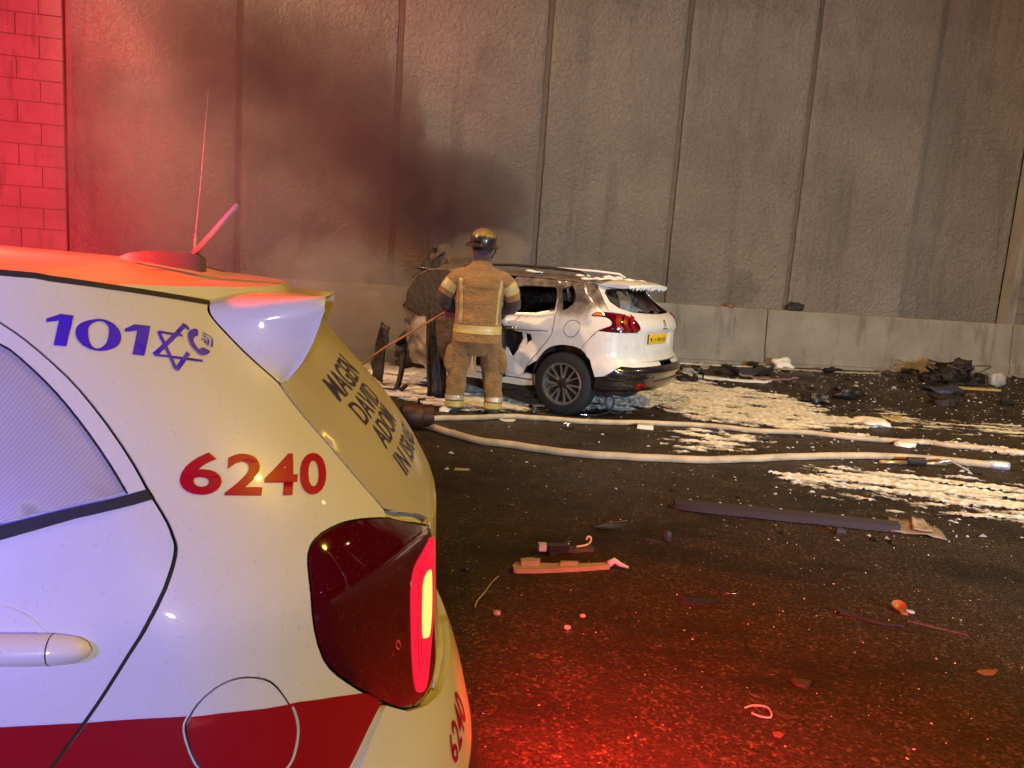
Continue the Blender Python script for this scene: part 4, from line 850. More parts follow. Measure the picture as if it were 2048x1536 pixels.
ribbon('bent_edge', SP, [(2.31, 1.20), (2.35, 1.33), (2.5, 1.375), (2.9, 1.382), (3.22, 1.355), (3.39, 1.275), (3.455, 1.1), (3.45, .95)], .022, CHARBR, fdo, off=.03); COL.objects['bent_edge'].data.transform(Matrix.Translation((hx, hy, 0)) @ Matrix.Rotation(rad(-13), 4, 'Z') @ Matrix.Translation((-hx, -hy, 0)))
patch('front_door', SP, mirror(rag([(2.26, .30), (2.24, .6), (2.25, .96), (2.29, 1.15), (2.33, 1.35), (2.5, 1.375), (2.9, 1.37), (3.22, 1.2), (3.42, .95), (3.46, .60), (3.4, .30), (2.26, .30)], .01, 3)[:-1]), CHAR, wreck, step=.06, thick=.03)
# crumpled wing hanging off the front, and the torn sheet of roof standing up behind
def sheet(name, pts, m, par, thick=.012, amp=.03, nu=12, nv=12, seed=0):
    a, b, c, d = (Vector(p) for p in pts); V = []; F = []; nrm = (b-a).cross(d-a).normalized()
    for i in range(nu+1):
        for j in range(nv+1):
            u, v = i/nu, j/nv; p = (1-u)*(1-v)*a+u*(1-v)*b+u*v*c+(1-u)*v*d; k = noise.noise((u*2.5+seed, v*2.5, seed*1.7))+.5*noise.noise((u*6, v*6, seed)); e = noise.noise((u*7+seed, v*7, 3))*.5
            V.append(p+nrm*amp*k*2+(b-a)*e*.03*(1 if j in (0, nv) else 0)+(d-a)*e*.05*(1 if i in (0, nu) else 0))
    for i in range(nu):
        for j in range(nv): q = i*(nv+1)+j; F.append((q, q+nv+1, q+nv+2, q+1))
    o = mobj(name, V, F, m, par); md = o.modifiers.new('s', 'SOLIDIFY'); md.thickness = thick; return o
sheet('wing', [(3.12, 1.02, .10), (2.90, 1.10, .07), (2.88, 1.02, .70), (3.06, .96, .74)], CHAR, wreck, .02, .03, seed=2)
sheet('torn_roof_sheet', [(2.25, .50, 1.33), (2.95, .35, 1.36), (2.75, .15, 1.66), (2.30, .0, 1.62)], CHARBR, wreck, .012, .05, seed=4)
sheet('torn_roof_sheet', [(2.65, .50, 1.25), (2.95, .45, 1.22), (2.92, .2, 1.60), (2.75, .2, 1.66)], CHAR, wreck, .012, .05, seed=6)
for sd in (1, -1): wheel(wreck, (.755, sd*.76, .325), sd, .325, .205, .215, 'pairs')
# foam caught on roof and tail
def foam_blob(name, pts, par, seed=1):
    gg = G(); r = random.Random(seed)
    for (x, y, z, R) in pts:
        for k in range(9):
            a = r.uniform(0, 6.28); q = r.uniform(0, R); p = Vector((x+q*math.cos(a), y+q*math.sin(a), z)); bm = bmesh.new(); bmesh.ops.create_icosphere(bm, subdivisions=1, radius=r.uniform(.25, .5)*R)
            gg.add([Vector((v.co.x*1.3, v.co.y*1.3, v.co.z*.45))+p for v in bm.verts], [tuple(v.index for v in f.verts) for f in bm.faces]); bm.free()
    return tag(gg.obj(name, FOAMS, par, True), kind='stuff')
foam_blob('foam', [(.62, .30, 1.40, .10), (.70, .45, 1.392, .09), (.55, .1, 1.402, .12), (.75, -.1, 1.42, .12), (.9, .25, 1.42, .08), (1.3, .5, 1.425, .06), (1.5, .3, 1.43, .08), (.5, -.3, 1.395, .1), (1.9, .5, 1.42, .06), (2.0, .55, 1.40, .06)], wreck)

# ------------------------------------------------------------------ firefighter, seen from behind
person = tag(empty('person', (-.375, 7.43, 0), rad(3)), 'firefighter in tan turnout gear and yellow helmet, seen from behind facing the wreck', 'person')
class Limb:
    """soft tube of cloth: stations of (centre, half width, half depth), folds by noise"""
    def __init__(s, st, seed=0, fold=.012, k=8, ex=2.3):
        C = catmull([c for c, _, _ in st], k); rx = catmull([(a, b, 0) for _, a, b in st], k); s.C = C; s.R = rx; s.seed = seed; s.fold = fold; s.ex = ex; s.n = len(C)
        s.T = [(C[min(i+1, s.n-1)]-C[max(i-1, 0)]).normalized() for i in range(s.n)]
    def P(s, i, th, off=0.):
        t = s.T[i]; ux = Vector((1, 0, 0)); ux = (ux-t*ux.dot(t)).normalized(); uy = t.cross(ux)
        if uy.y < 0: uy = -uy
        c, d = math.cos(th), math.sin(th); e = 2/s.ex; cx = math.copysign(abs(c)**e, c); dy = math.copysign(abs(d)**e, d)
        p = s.C[i]+ux*cx*s.R[i].x+uy*dy*s.R[i].y
        q = Vector((cx*1.2, dy*1.2, 0)); z = s.C[i]; f = noise.noise(Vector((q.x+s.seed, q.y+z.x*3, z.z*9)))+.6*noise.noise(Vector((q.x*2.2+z.z*5, q.y*2.2+s.seed, z.z*16)))
        n = (ux*cx/max(.02, s.R[i].x)+uy*dy/max(.02, s.R[i].y)).normalized(); return p+n*(off+s.fold*f)
    def mesh(s, g, n=28, i0=0, i1=None, a0=0., a1=2*math.pi, off=0., cap=True):
        i1 = s.n if i1 is None else i1; full = abs(a1-a0-2*math.pi) < 1e-6; m = n if full else n+1
        R = [[s.P(i, a0+(a1-a0)*k/n, off) for k in range(m)] for i in range(i0, i1)]
        if full: g.rings(R, cap)
        else:
            b = len(g.V); [g.V.extend(tuple(p) for p in r) for r in R]
            for i in range(len(R)-1):
                for k in range(m-1): q = b+i*m+k; g.F.append((q, q+1, q+m+1, q+m))
        return g
V3 = Vector
# body (continuous, under the clothes)
def body():
    J = {'pel': (0, 0, .90, .13, .10), 'bel': (0, .01, 1.06, .125, .09), 'che': (0, .01, 1.26, .15, .10), 'nek': (0, .01, 1.44, .06, .06), 'jaw': (0, .035, 1.56, .065, .075), 'hed': (0, .03, 1.65, .085, .10), 'crn': (0, .03, 1.72, .07, .08), 'nos': (0, .14, 1.60, .018, .018),
         'shl': (-.17, 0, 1.37, .065, .065), 'ell': (-.315, .05, 1.13, .045, .045), 'wrl': (-.27, .27, 1.00, .03, .03), 'shr': (.17, 0, 1.37, .065, .065), 'elr': (.315, .06, 1.12, .045, .045), 'wrr': (.14, .30, 1.02, .03, .03),
         'hpl': (-.10, 0, .82, .09, .09), 'knl': (-.17, .03, .47, .06, .06), 'anl': (-.185, 0, .10, .04, .045), 'tol': (-.19, .13, .045, .04, .03), 'hpr': (.10, 0, .82, .09, .09), 'knr': (.175, .03, .47, .06, .06), 'anr': (.20, 0, .10, .04, .045), 'tor': (.215, .13, .045, .04, .03)}
    E_ = [('pel', 'bel'), ('bel', 'che'), ('che', 'nek'), ('nek', 'jaw'), ('jaw', 'hed'), ('hed', 'crn'), ('jaw', 'nos'), ('che', 'shl'), ('shl', 'ell'), ('ell', 'wrl'), ('che', 'shr'), ('shr', 'elr'), ('elr', 'wrr'), ('pel', 'hpl'), ('hpl', 'knl'), ('knl', 'anl'), ('anl', 'tol'), ('pel', 'hpr'), ('hpr', 'knr'), ('knr', 'anr'), ('anr', 'tor')]
    k = list(J); me = bpy.data.meshes.new('body'); me.from_pydata([J[i][:3] for i in k], [(k.index(a), k.index(b)) for a, b in E_], []); me.materials.append(SKINM)
    o = link(bpy.data.objects.new('body', me), person); sk = o.modifiers.new('skin', 'SKIN'); sk.use_smooth_shade = True
    for i, n in enumerate(k): me.skin_vertices[0].data[i].radius = J[n][3:]; me.skin_vertices[0].data[i].use_root = n == 'pel'
    ss = o.modifiers.new('sub', 'SUBSURF'); ss.levels = 1; ss.render_levels = 2
body()
# trousers
tg_ = G()
Limb([(V3((0, 0, .93)), .20, .15), (V3((0, 0, .80)), .215, .16), (V3((0, 0, .68)), .215, .155), (V3((0, 0, .58)), .16, .12)], 3, .008).mesh(tg_)
LEGS = []
for sd, fx in ((-1, -.185), (1, .20)):
    L = Limb([(V3((sd*.105, 0, .84)), .115, .145), (V3((sd*.125, 0, .70)), .118, .142), (V3((sd*.15, .015, .56)), .112, .125), (V3((sd*.165, .02, .46)), .105, .115), (V3((sd*.178, .01, .32)), .096, .108), (V3((fx, 0, .18)), .090, .105), (V3((fx, -.005, .10)), .090, .105), (V3((fx, -.005, .055)), .093, .108)], 5+sd, .013, 10); LEGS.append(L); L.mesh(tg_, 32)
tr_ = tg_.obj('trousers', TROUS, person, True)
for sd, L in zip((-1, 1), LEGS):
    lo = [i for i in range(L.n) if .125 < L.C[i].z < .175]; l2 = [i for i in range(L.n) if .065 < L.C[i].z < .115]
    for r, m in ((lo, REFLS), (l2, REFLY)):
        if len(r) > 1: L.mesh(G(), 32, r[0], r[-1]+1, off=.005, cap=False).obj('cuff_stripe', m, tr_, True)
    # bellows pocket on the thigh
    pk = Limb([(V3((sd*.225, 0, .64)), .03, .07), (V3((sd*.245, .0, .62)), .05, .085), (V3((sd*.255, .0, .53)), .055, .09), (V3((sd*.252, 0, .44)), .045, .085), (V3((sd*.235, 0, .40)), .02, .06)], 9+sd, .012, 5, 3.2); pk.mesh(G(), 20).obj('thigh_pocket', TROUS, tr_, True)
    b = Limb([(V3((L.C[-1].x, 0, .16)), .07, .08), (V3((L.C[-1].x, 0, .08)), .07, .09), (V3((L.C[-1].x+sd*.005, .02, .03)), .065, .12), (V3((L.C[-1].x+sd*.005, .03, .004)), .068, .135)], 2, .004, 5, 2.6); bo = b.mesh(G(), 24).obj('boot', BOOT, person, True)
    G().rings([[Vector((L.C[-1].x+sd*.005+.074*math.cos(q), .03+.142*math.sin(q), z)) for q in np.linspace(0, 2*math.pi, 24, endpoint=False)] for z in (.002, .024)]).obj('sole', RUBBER, bo, deg=40)
# coat
T = Limb([(V3((0, 0, .715)), .240, .185), (V3((0, 0, .80)), .236, .178), (V3((0, 0, .92)), .228, .168), (V3((0, 0, 1.05)), .228, .165), (V3((0, 0, 1.18)), .240, .168), (V3((0, 0, 1.29)), .252, .160), (V3((0, 0, 1.36)), .245, .145), (V3((0, 0, 1.415)), .185, .12), (V3((0, .005, 1.455)), .115, .10), (V3((0, .01, 1.475)), .10, .095)], 1, .011, 9, 2.5)
coat = T.mesh(G(), 44, cap=False).obj('coat', COAT, person, True)
Limb([(V3((0, .005, 1.44)), .105, .10), (V3((0, .01, 1.48)), .092, .09), (V3((0, .012, 1.50)), .088, .085)], 4, .005, 5).mesh(G(), 28, cap=False).obj('collar', COAT, coat, True)
def zi(z0, z1): r = [i for i in range(T.n) if z0 <= T.C[i].z <= z1]; return r[0], r[-1]+1
for z0, z1, m in ((.852, .885, REFLY), (.805, .838, REFLY), (.838, .852, REFLS)):
    a, b = zi(z0-.006, z1+.006); T.mesh(G(), 44, a, b, off=.0045 if m is REFLY else .0035, cap=False).obj('waist_stripe', m, coat, True)
for ac, m in ((-2.28, REFLY), (-2.39, REFLS), (-.78, REFLY), (-.68, COAT)):
    a, b = zi(.88, 1.33); T.mesh(G(), 3, a, b, ac-.045, ac+.045, .004, False).obj('back_stripe', m if m is not COAT else REFLS, coat, True)
a, b = zi(1.24, 1.36); T.mesh(G(), 20, a, b, -2.05, -1.05, .0035, False).obj('shoulder_yoke', COAT, coat, True)
ARM = {}
for sd in (-1, 1):
    hand = V3((-.235, .31, 1.0)) if sd < 0 else V3((.12, .36, 1.03))
    el = V3((sd*.335, .04, 1.12)) if sd < 0 else V3((.325, .05, 1.10))
    A = Limb([(V3((sd*.15, 0, 1.355)), .080, .09), (V3((sd*.215, 0, 1.325)), .088, .095), (V3((sd*.285, .01, 1.245)), .086, .088), (el+V3((0, -.015, .04)), .078, .08)], 7+sd, .011, 8, 2.1)
    sl = A.mesh(G(), 28).obj('sleeve', COAT, coat, True)
    for i0, i1, m in ((13, 15, REFLY), (17, 19, REFLY), (15, 17, REFLS)): A.mesh(G(), 28, i0, i1+1, off=.004, cap=False).obj('sleeve_stripe', m, sl, True)
    mid = el.lerp(hand, .5); F_ = [el+V3((sd*.0, -.01, .055)), el+V3((0, .02, -.02)), mid+V3((0, 0, -.025)), el.lerp(hand, .86)]
    gf = G(); pts = catmull(F_, 6); rr = np.interp(np.linspace(0, 1, len(pts)), [0, .25, .6, 1], [.074, .082, .072, .058]); rr = [r*(1+.10*noise.noise(Vector((i*.9, sd, 2)))) for i, r in enumerate(rr)]; gf.tube(pts, rr, 20); gf.obj('forearm_sleeve', SLEEVE_SHADE, coat, True)
    # gloved hand closed round the pole: palm, four unequal fingers with two bends, thumb from the side
    ax = V3((-.60, -.12, -.40)).normalized() if sd < 0 else V3((-.60, -.10, -.40)).normalized()
    fw = (hand-el).normalized(); ux = ax; uz = fw.cross(ux).normalized(); uy = uz.cross(ux).normalized()
    if uy.dot(fw) < 0: uy = -uy
    gl = G(); wrist = hand-fw*.075
    gl.tube([wrist-fw*.03, wrist, hand-fw*.03+uz*.01, hand+uz*.015], [.036, .034, .042, .036], 12)
    for k, ln in enumerate((.9, 1.0, .95, .78)):
        o = hand+ux*(.033-.022*k)+uz*.018; gl.tube([o-fw*.02, o+fw*.03*ln, o+fw*.045*ln-uz*.028*ln, o+fw*.015-uz*.045*ln, o-fw*.005-uz*.036*ln], [.013, .0125, .0115, .0105, .008], 8)
    o = hand-fw*.045+ux*.035; gl.tube([o, o+ux*.022+fw*.02-uz*.012, o+ux*.014+fw*.05-uz*.030, o+fw*.062-uz*.036], [.014, .0135, .012, .009], 8)
    g_ = gl.obj('glove', GLOVE, person, True); ARM[sd] = hand
# helmet with brim and raised visor, flap over the neck
hel = empty('helmet', (0, .03, 1.66), 0, person); hel.rotation_euler = (rad(-4), rad(3), 0); HR = ID3
def dome(z, rx, ry, n=36): return [V3((rx*math.cos(q), ry*math.sin(q), z)) for q in np.linspace(0, 2*math.pi, n, endpoint=False)]
G().rings([dome(.045, .122, .150), dome(.075, .118, .145), dome(.105, .105, .13), dome(.13, .08, .10), dome(.146, .045, .055), dome(.152, .008, .01)]).obj('crown', HELMY, hel, deg=60)
G().rings([dome(.010, .125, .15), dome(.050, .128, .156), dome(.062, .124, .15)]).obj('helmet_band', HELMB, hel, deg=60)
G().rings([[V3((p.x, p.y, .012-.030*(max(0, -p.y/.2))**1.2-.012*abs(p.x)/.16)) for p in dome(0, .122, .15)], [V3((p.x, p.y, .004-.050*(max(0, -p.y/.2))**1.2-.02*abs(p.x)/.16)) for p in dome(0, .162, .195)], [V3((p.x, p.y, -.004-.050*(max(0, -p.y/.2))**1.2-.02*abs(p.x)/.16)) for p in dome(0, .160, .193)], [V3((p.x, p.y, .0-.030*(max(0, -p.y/.2))**1.2-.012*abs(p.x)/.16)) for p in dome(0, .118, .146)]], False).obj('brim', HELMB, hel, deg=40)
G().rings([dome(.012, .112, .135), dome(-.05, .106, .128), dome(-.085, .092, .112)]).obj('helmet_shell', HELMB, hel, deg=60)
G().rings([[V3((x, .17+.03*math.cos(x*8)-.1*abs(x)*2, z)) for x in np.linspace(-.13, .13, 9)]+[V3((x, .163+.03*math.cos(x*8)-.1*abs(x)*2, z)) for x in np.linspace(.13, -.13, 9)] for z in (.02, .06, .10)]).obj('visor', m_lens('visor', (.06, .04, .04)), hel, deg=40)
G().tube([(-.126, .03, .0), (-.15, .01, -.01), (-.165, 0, -.035)], [.014, .012, .008], 8).obj('lamp_bracket', HELMB, hel, True)
G().tube([(.124, .03, .0), (.128, .0, -.06), (.10, -.01, -.12), (.07, .03, -.16)], .009, 8).obj('chin_strap', HELMB, hel, True)
Limb([(V3((0, .02, 1.585)), .098, .115), (V3((0, .015, 1.54)), .088, .102), (V3((0, .01, 1.49)), .086, .094), (V3((0, .01, 1.462)), .092, .092)], 6, .006, 5).mesh(G(), 28, cap=False).obj('neck_flap', NECK, person, True)
PERS_M = Matrix.Translation((-.375, 7.43, 0)) @ Matrix.Rotation(rad(3), 4, 'Z')
hl, hr = PERS_M @ ARM[-1], PERS_M @ ARM[1]
# pole held in both hands, running down to the left; small dark red torch hung below the left arm
dv = (hl-hr).normalized()
far = hl+V3((-.72, -.10, -.46))
tag(G().tube([hr+V3((.10, .02, .05)), hr, hl+V3((0, 0, 0)), hl+V3((-.12, -.01, -.05)), far, far+V3((-.35, -.05, -.30))], [.012, .013, .013, .012, .011, .010], 10).obj('pike_pole', mat('pole_wood', (.33, .11, .03), .5), None, True), 'thin reddish pole held by the firefighter, slanting down to the left', 'pole')
bx_ = G().box((0, 0, 0), (.11, .09, .055)).obj('torch', mat('dull_magenta', (.20, .045, .09), .6), person, deg=30); bx_.location = (-.285, .17, .945); bx_.rotation_euler = (0, rad(4), rad(8))

# ------------------------------------------------------------------ hoses and the things lying along them
def ground_path(pts, z, seed, amp=.012): 
    P = catmull([(x, y, z) for x, y in pts], 8); return [p+Vector((0, amp*noise.noise((i*.25, seed, 0)), .004*noise.noise((i*.3, seed, 4)))) for i, p in enumerate(P)]
h1 = [(-.95, 6.70), (-.849, 6.80), (-.56, 6.935), (-.284, 7.06), (-.047, 7.20), (.298, 7.24), (.786, 7.225), (1.398, 7.382), (2.013, 7.446), (2.492, 7.369), (2.972, 7.456), (3.385, 7.361), (3.824, 7.344), (4.153, 7.402), (4.353, 7.312), (4.727, 7.278), (5.065, 7.194), (6.2, 7.0), (8.5, 6.9)]
h2 = [(-.82, 6.62), (-.743, 6.546), (-.499, 6.299), (-.23, 6.083), (.06, 6.011), (.382, 5.902), (.741, 5.875), (1.147, 5.909), (1.561, 5.961), (2.015, 6.119), (2.411, 6.298), (3.013, 6.503), (3.454, 6.592), (3.86, 6.599), (4.189, 6.55), (4.36, 6.525)]
ho1 = tag(G().tube(ground_path(h1, .026, 1), .026, 12).obj('fire_hose', HOSE, None, True), 'tan fire hose running past the wheel and on across the road beyond', 'hose', 'fire hoses on the road')
ho2 = tag(G().tube(ground_path(h2, .031, 2), .031, 12).obj('fire_hose', HOSE, None, True), 'thicker curved tan fire hose nearer the camera ending in a pale coupling', 'hose', 'fire hoses on the road')
G().tube([(4.25, 6.543, .033), (4.30, 6.535, .034), (4.40, 6.518, .034), (4.42, 6.514, .034)], [.034, .04, .04, .036], 14).obj('coupling', mat('pale_alloy', (.62, .66, .68), .3, .6), ho2, True)
G().tube([(-.80, 6.60, .031), (-.74, 6.54, .033)], [.04, .04], 14).obj('coupling', GALV, ho2, True)
dvd = tag(empty('hose_divider', (-.80, 6.50, 0)), 'dark red hose dividing piece on the road where both hoses meet', 'hose divider')
DR = mat('dark_red_metal', (.06, .022, .016), .5, .3); RX = Matrix.Rotation(rad(90), 3, 'Y') @ Matrix.Rotation(rad(-14), 3, 'X')
G().lathe([(0, -.14), (.10, -.14), (.115, -.12), (.115, .02), (.10, .04), (.105, .12), (.085, .13), (0, .13)], RX, (0, 0, .118), 24).obj('valve_body', DR, dvd, deg=40)
G().lathe([(.07, -.155), (.085, -.155), (.085, -.135), (.06, -.135)], RX, (0, 0, .118), 24).obj('port_ring', BLACKPL, dvd, deg=40)
G().tube([(0, -.02, .22), (0, -.03, .27), (.06, -.04, .275)], .012, 8).obj('valve_handle', DARKMET, dvd, True)
nz_ = tag(empty('branch_pipe', (3.53, 6.42, .0), math.atan2(.10, .62)), 'brass branch pipe with black grip lying beside the thicker hose', 'nozzle')
BRASS = mat('dull_brass', (.50, .36, .14), .35, .7)
G().tube([(-.32, 0, .024), (-.06, 0, .026)], .017, 10).obj('barrel', BRASS, nz_, True); G().tube([(.10, 0, .026), (.32, 0, .024)], .017, 10).obj('tail_pipe', BRASS, nz_, True)
G().rings([[V3((x, r*math.cos(q), .04+r*math.sin(q))) for q in np.linspace(0, 6.28, 12, endpoint=False)] for x, r in ((-.07, .02), (-.06, .036), (.10, .036), (.115, .022))]).obj('grip', BLACKPL, nz_, deg=40)
hk = tag(G().tube([(3.72, 6.44, .02), (3.80, 6.45, .05), (3.87, 6.46, .06), (3.91, 6.40, .035), (3.95, 6.30, .012)], [.012, .016, .015, .012, .008], 8).obj('hose_hook', GALV, None, True), 'bent grey hose hook beside the brass branch pipe', 'hook')
cb = tag(empty('cable', (0, 0, 0)), 'black looped cable with a chrome end beside the rear wheel', 'cable')
G().tube(catmull([(.72, 7.60, .015), (.86, 7.62, .02), (.98, 7.70, .03), (1.05, 7.78, .06), (1.08, 7.80, .16), (1.02, 7.80, .20), (.985, 7.79, .13), (1.04, 7.78, .045), (1.12, 7.8, .02)], 6), .010, 8).obj('flex', RUBBER, cb, True); G().tube([(.70, 7.595, .016), (.74, 7.60, .017), (.88, 7.625, .022), (.96, 7.68, .03)], .0125, 8).obj('chrome_end', CHROME, cb, True)

# ------------------------------------------------------------------ debris, piece by piece
def plate(name, lab, cat, outline, c, th, m, rz=0, tilt=(0, 0), curl=.0, group=None, parent=None, lift=0.):
    """torn sheet lying on the road: outline in metres, bent and given thickness"""
    P = np.array(dense(outline, .04)); Pp, Tt = cdt([tuple(p) for p in P], [], .05); q = max(np.ptp(P[:, 0]), .01)
    top = [Vector((x, y, th+lift+curl*((x/q)**2*4*.5+.5*noise.noise((x*9, y*9, len(lab)))*.6))) for x, y in Pp]; n = len(top); cnt = {}
    for t in Tt:
        for i in range(3):
            e = (int(t[i]), int(t[(i+1) % 3])); k = (min(e), max(e)); cnt[k] = None if k in cnt else e
    F = [tuple(t) for t in Tt]+[tuple(i+n for i in t[::-1]) for t in Tt]+[(b, a, a+n, b+n) for a, b in (e for e in cnt.values() if e)]
    o = mobj(name, top+[v-Vector((0, 0, th)) for v in top], F, m, parent, True); bm = bmesh.new(); bm.from_mesh(o.data); bmesh.ops.recalc_face_normals(bm, faces=bm.faces); bm.to_mesh(o.data); bm.free(); sharp(o, 40)
    o.location = (c[0], c[1], 0 if parent is None else c[2] if len(c) > 2 else 0); o.rotation_euler = (tilt[0], tilt[1], rz)
    return tag(o, lab, cat, group) if parent is None else o
def ragged(w, h, seed, n=9, j=.22):
    r = random.Random(seed); return [(w/2*math.cos(2*math.pi*k/n)*(1-j+2*j*r.random()), h/2*math.sin(2*math.pi*k/n)*(1-j+2*j*r.random())) for k in range(n)]
def chunk(name, lab, cat, c, d, m, seed, amp=.3, rz=0., n=2, group=None):
    o = lump(name, (0, 0, d[2]*.42), d, m, seed, amp, None, n, 2.6); o.location = (c[0], c[1], 0); o.rotation_euler = (0, 0, rz); return tag(o, lab, cat, group)
PALE = mat('pale_plastic', (.62, .57, .47), .45, bump=.1); TANPL = mat('tan_plastic', (.34, .29, .19), .42, bump=.25, bscale=30); OLIVE = mat('olive_leaf', (.035, .04, .018), .6); ORANGE = mat('orange_leaf', (.20, .08, .02), .7); YELS = mat('yellow_scrap', (.36, .27, .09), .6); BLUES = mat('blue_scrap', (.03, .035, .075), .5); AMBER = m_lens('amber_glass', (.30, .15, .05)); PINK = mat('pink_plastic', (.75, .55, .5), .4); GREYP = mat('grey_plastic', (.30, .29, .28), .4); RUST = mat('orange_brown_strip', (.17, .085, .045), .5, bump=.3)
# sill panel: long channel with clip studs and a torn end bracket
sa, sb = Vector((1.10, 4.71, 0)), Vector((2.62, 4.545, 0)); sl_ = tag(empty('sill_panel', sa, math.atan2((sb-sa).y, (sb-sa).x)), 'long black plastic sill panel with a torn end, lying on the road', 'car part')
Ls = (sb-sa).length
R = []
for x in np.linspace(0, Ls*.90, 26):
    w = .06*(1 if x > .08 else .6+.4*x/.08); b = .012*noise.noise((x*3, 0, 1)); R.append([V3((x, y, z+abs(b))) for y, z in ((-w, .006), (-w*.93, .045), (-w*.1, .066), (.0, .052), (w*.85, .050), (w, .014), (w*.95, .008), (w*.8, .040), (0, .042), (-w*.15, .054), (-w*.85, .036), (-w*.9, .005))])
G().rings(R).obj('channel', mat('sill_black', (.022, .015, .016), .8, bump=.3, bscale=30), sl_, deg=40)
for k in range(7): G().lathe([(.011, 0), (.010, .012), (0, .014)], ID3, (.10+k*.19, .028, .050), 10).obj('clip_stud', GREYP, sl_, True)
sheet('torn_end', [(Ls*.86, -.065, .02), (Ls*1.08, -.085, .012), (Ls*1.04, .085, .05), (Ls*.88, .075, .07)], mat('torn_plastic', (.16, .11, .06), .5), sl_, .008, .012, 8, 6, 3)
sheet('torn_flap', [(Ls*.95, -.04, .03), (Ls*1.03, -.05, .03), (Ls*1.02, .09, .075), (Ls*.97, .08, .085)], mat('torn_flap_tan', (.22, .16, .10), .5), sl_, .006, .008, 6, 6, 5)
# tan trim strip with a raised pad and a pale hooked end
ts = tag(empty('trim_strip', (.34, 3.58, 0), math.atan2(.147, .544)), 'tan plastic trim strip with raised pad and pale hooked end', 'car part')
out = [(-.285, -.026), (-.27, -.040), (-.1, -.040), (.1, -.034), (.215, -.026), (.225, .010), (.12, .014), (.05, .018), (-.02, .030), (-.07, .026), (-.13, .038), (-.18, .058), (-.25, .052), (-.282, .012)]
plate('strip', 'strip', '', out, (0, 0, 0), .022, TANPL, parent=ts, curl=.006)
G().rings([[V3((x, y, z)) for x, y in ((-.24, .002), (-.15, .004), (-.135, .03), (-.18, .05), (-.235, .042))] for z in (.022, .048)]).obj('pad', TANPL, ts, deg=40)
G().rings([[V3((x, y, z)) for x, y in ((-.04, -.004), (.05, -.002), (.06, .014), (-.03, .022))] for z in (.022, .036)]).obj('pad', TANPL, ts, deg=40)
G().tube([(.215, -.005, .02), (.25, .0, .036), (.275, -.018, .022), (.315, -.030, .010)], [.018, .016, .012, .007], 8).obj('hooked_end', mat('pale_blue_plastic', (.50, .60, .68), .35), ts, True)
# clumps behind it
cl_ = tag(empty('connector_block', (.30, 3.78, 0), .2), 'black connector block with a clear lens, just behind the tan strip', 'car part')
G().box((.0, 0, .025), (.11, .05, .05)).box((.03, .035, .018), (.08, .04, .036)).box((-.03, -.03, .015), (.05, .03, .03)).obj('housing', BLACKPL, cl_); G().rings([[V3((-.085+x, y, z)) for x, y in ((-.02, -.02), (.02, -.02), (.025, .02), (-.02, .02))] for z in (.02, .055)]).obj('clear_lens', m_lens('clear_plastic', (.5, .55, .58)), cl_, deg=40); G().lathe([(.012, 0), (.012, .012), (0, .016)], ID3, (.055, .005, .05), 10).obj('chrome_cap', CHROME, cl_, True)
br = tag(empty('bracket', (.43, 3.84, 0), .35), 'curled pale metal bracket on a dark base behind the connector block', 'bracket')
G().rings([[V3((x, y, z)) for x, y in ((-.085, -.028), (.06, -.03), (.07, .02), (-.08, .025))] for z in (.003, .022)]).obj('base', CHARBR, br, deg=30); G().tube(catmull([(-.03, .0, .026), (.03, .005, .030), (.055, .01, .045), (.06, .02, .065), (.045, .025, .068), (.035, .02, .052)], 5), .0055, 6).obj('curl', PALE, br, True)
b2 = tag(empty('mirror_fragment', (.66, 4.27, 0), .5), 'dark broken mirror fragment with one bright metal edge', 'car part')
plate('backing', 'b', '', [(-.16, -.02), (-.05, -.045), (.06, -.03), (.10, .02), (.05, .05), (-.02, .045)], (0, 0, 0), .012, BLACKPL, parent=b2, curl=.02); G().box((.03, -.02, .03), (.10, .008, .012)).obj('bright_edge', CHROME, b2); G().lathe([(.013, 0), (.013, .01), (0, .014)], ID3, (.075, .045, .02), 10).obj('chrome_cap', CHROME, b2, True)
chunk('plastic_fragment', 'upright black plastic fragment left of the long sill panel', 'fragment', (.93, 4.07), (.05, .035, .075), BLACKPL, 12, .2)
plate('flat_fragment', 'thin dark flat fragment beside the upright black plastic piece', 'fragment', ragged(.11, .03, 4), (.86, 4.06), .008, BLACKPL)
w_ = tag(G().tube(catmull([(.0, 3.42, .006), (-.03, 3.33, .012), (-.055, 3.215, .016), (-.085, 3.13, .010), (-.092, 3.075, .006)], 6), .0035, 6).obj('wire', mat('grey_wire', (.30, .30, .36), .4), None, True), 'thin bent grey wire lying left of the tan strip', 'wire')
plate('trim_shard', 'flat black trim shard below the long sill panel', 'fragment', [(-.09, -.015), (-.05, -.03), (.05, -.03), (.09, -.012), (.08, .012), (.0, .02), (-.06, .022)], (.93, 3.30), .012, BLACKPL, .05)
al = tag(empty('lamp_fragment', (1.90, 3.36, 0), -.4), 'amber glass lamp fragment glinting on the asphalt', 'lamp fragment'); al.scale = (.7, .7, .7)
G().lathe([(.012, .012), (.03, .012), (.042, .03), (.046, .045), (.038, .040), (.02, .024), (0, .022)], Matrix.Rotation(.35, 3, 'X'), (-.02, .01, .0), 18).obj('reflector_ring', AMBER, al, deg=50); plate('glass_chip', 'g', '', ragged(.06, .035, 9), (.05, .01, 0), .012, m_lens('clear_plastic2', (.5, .55, .6)), parent=al); plate('glass_chip', 'g', '', ragged(.05, .03, 11), (.01, -.045, 0), .014, AMBER, parent=al)
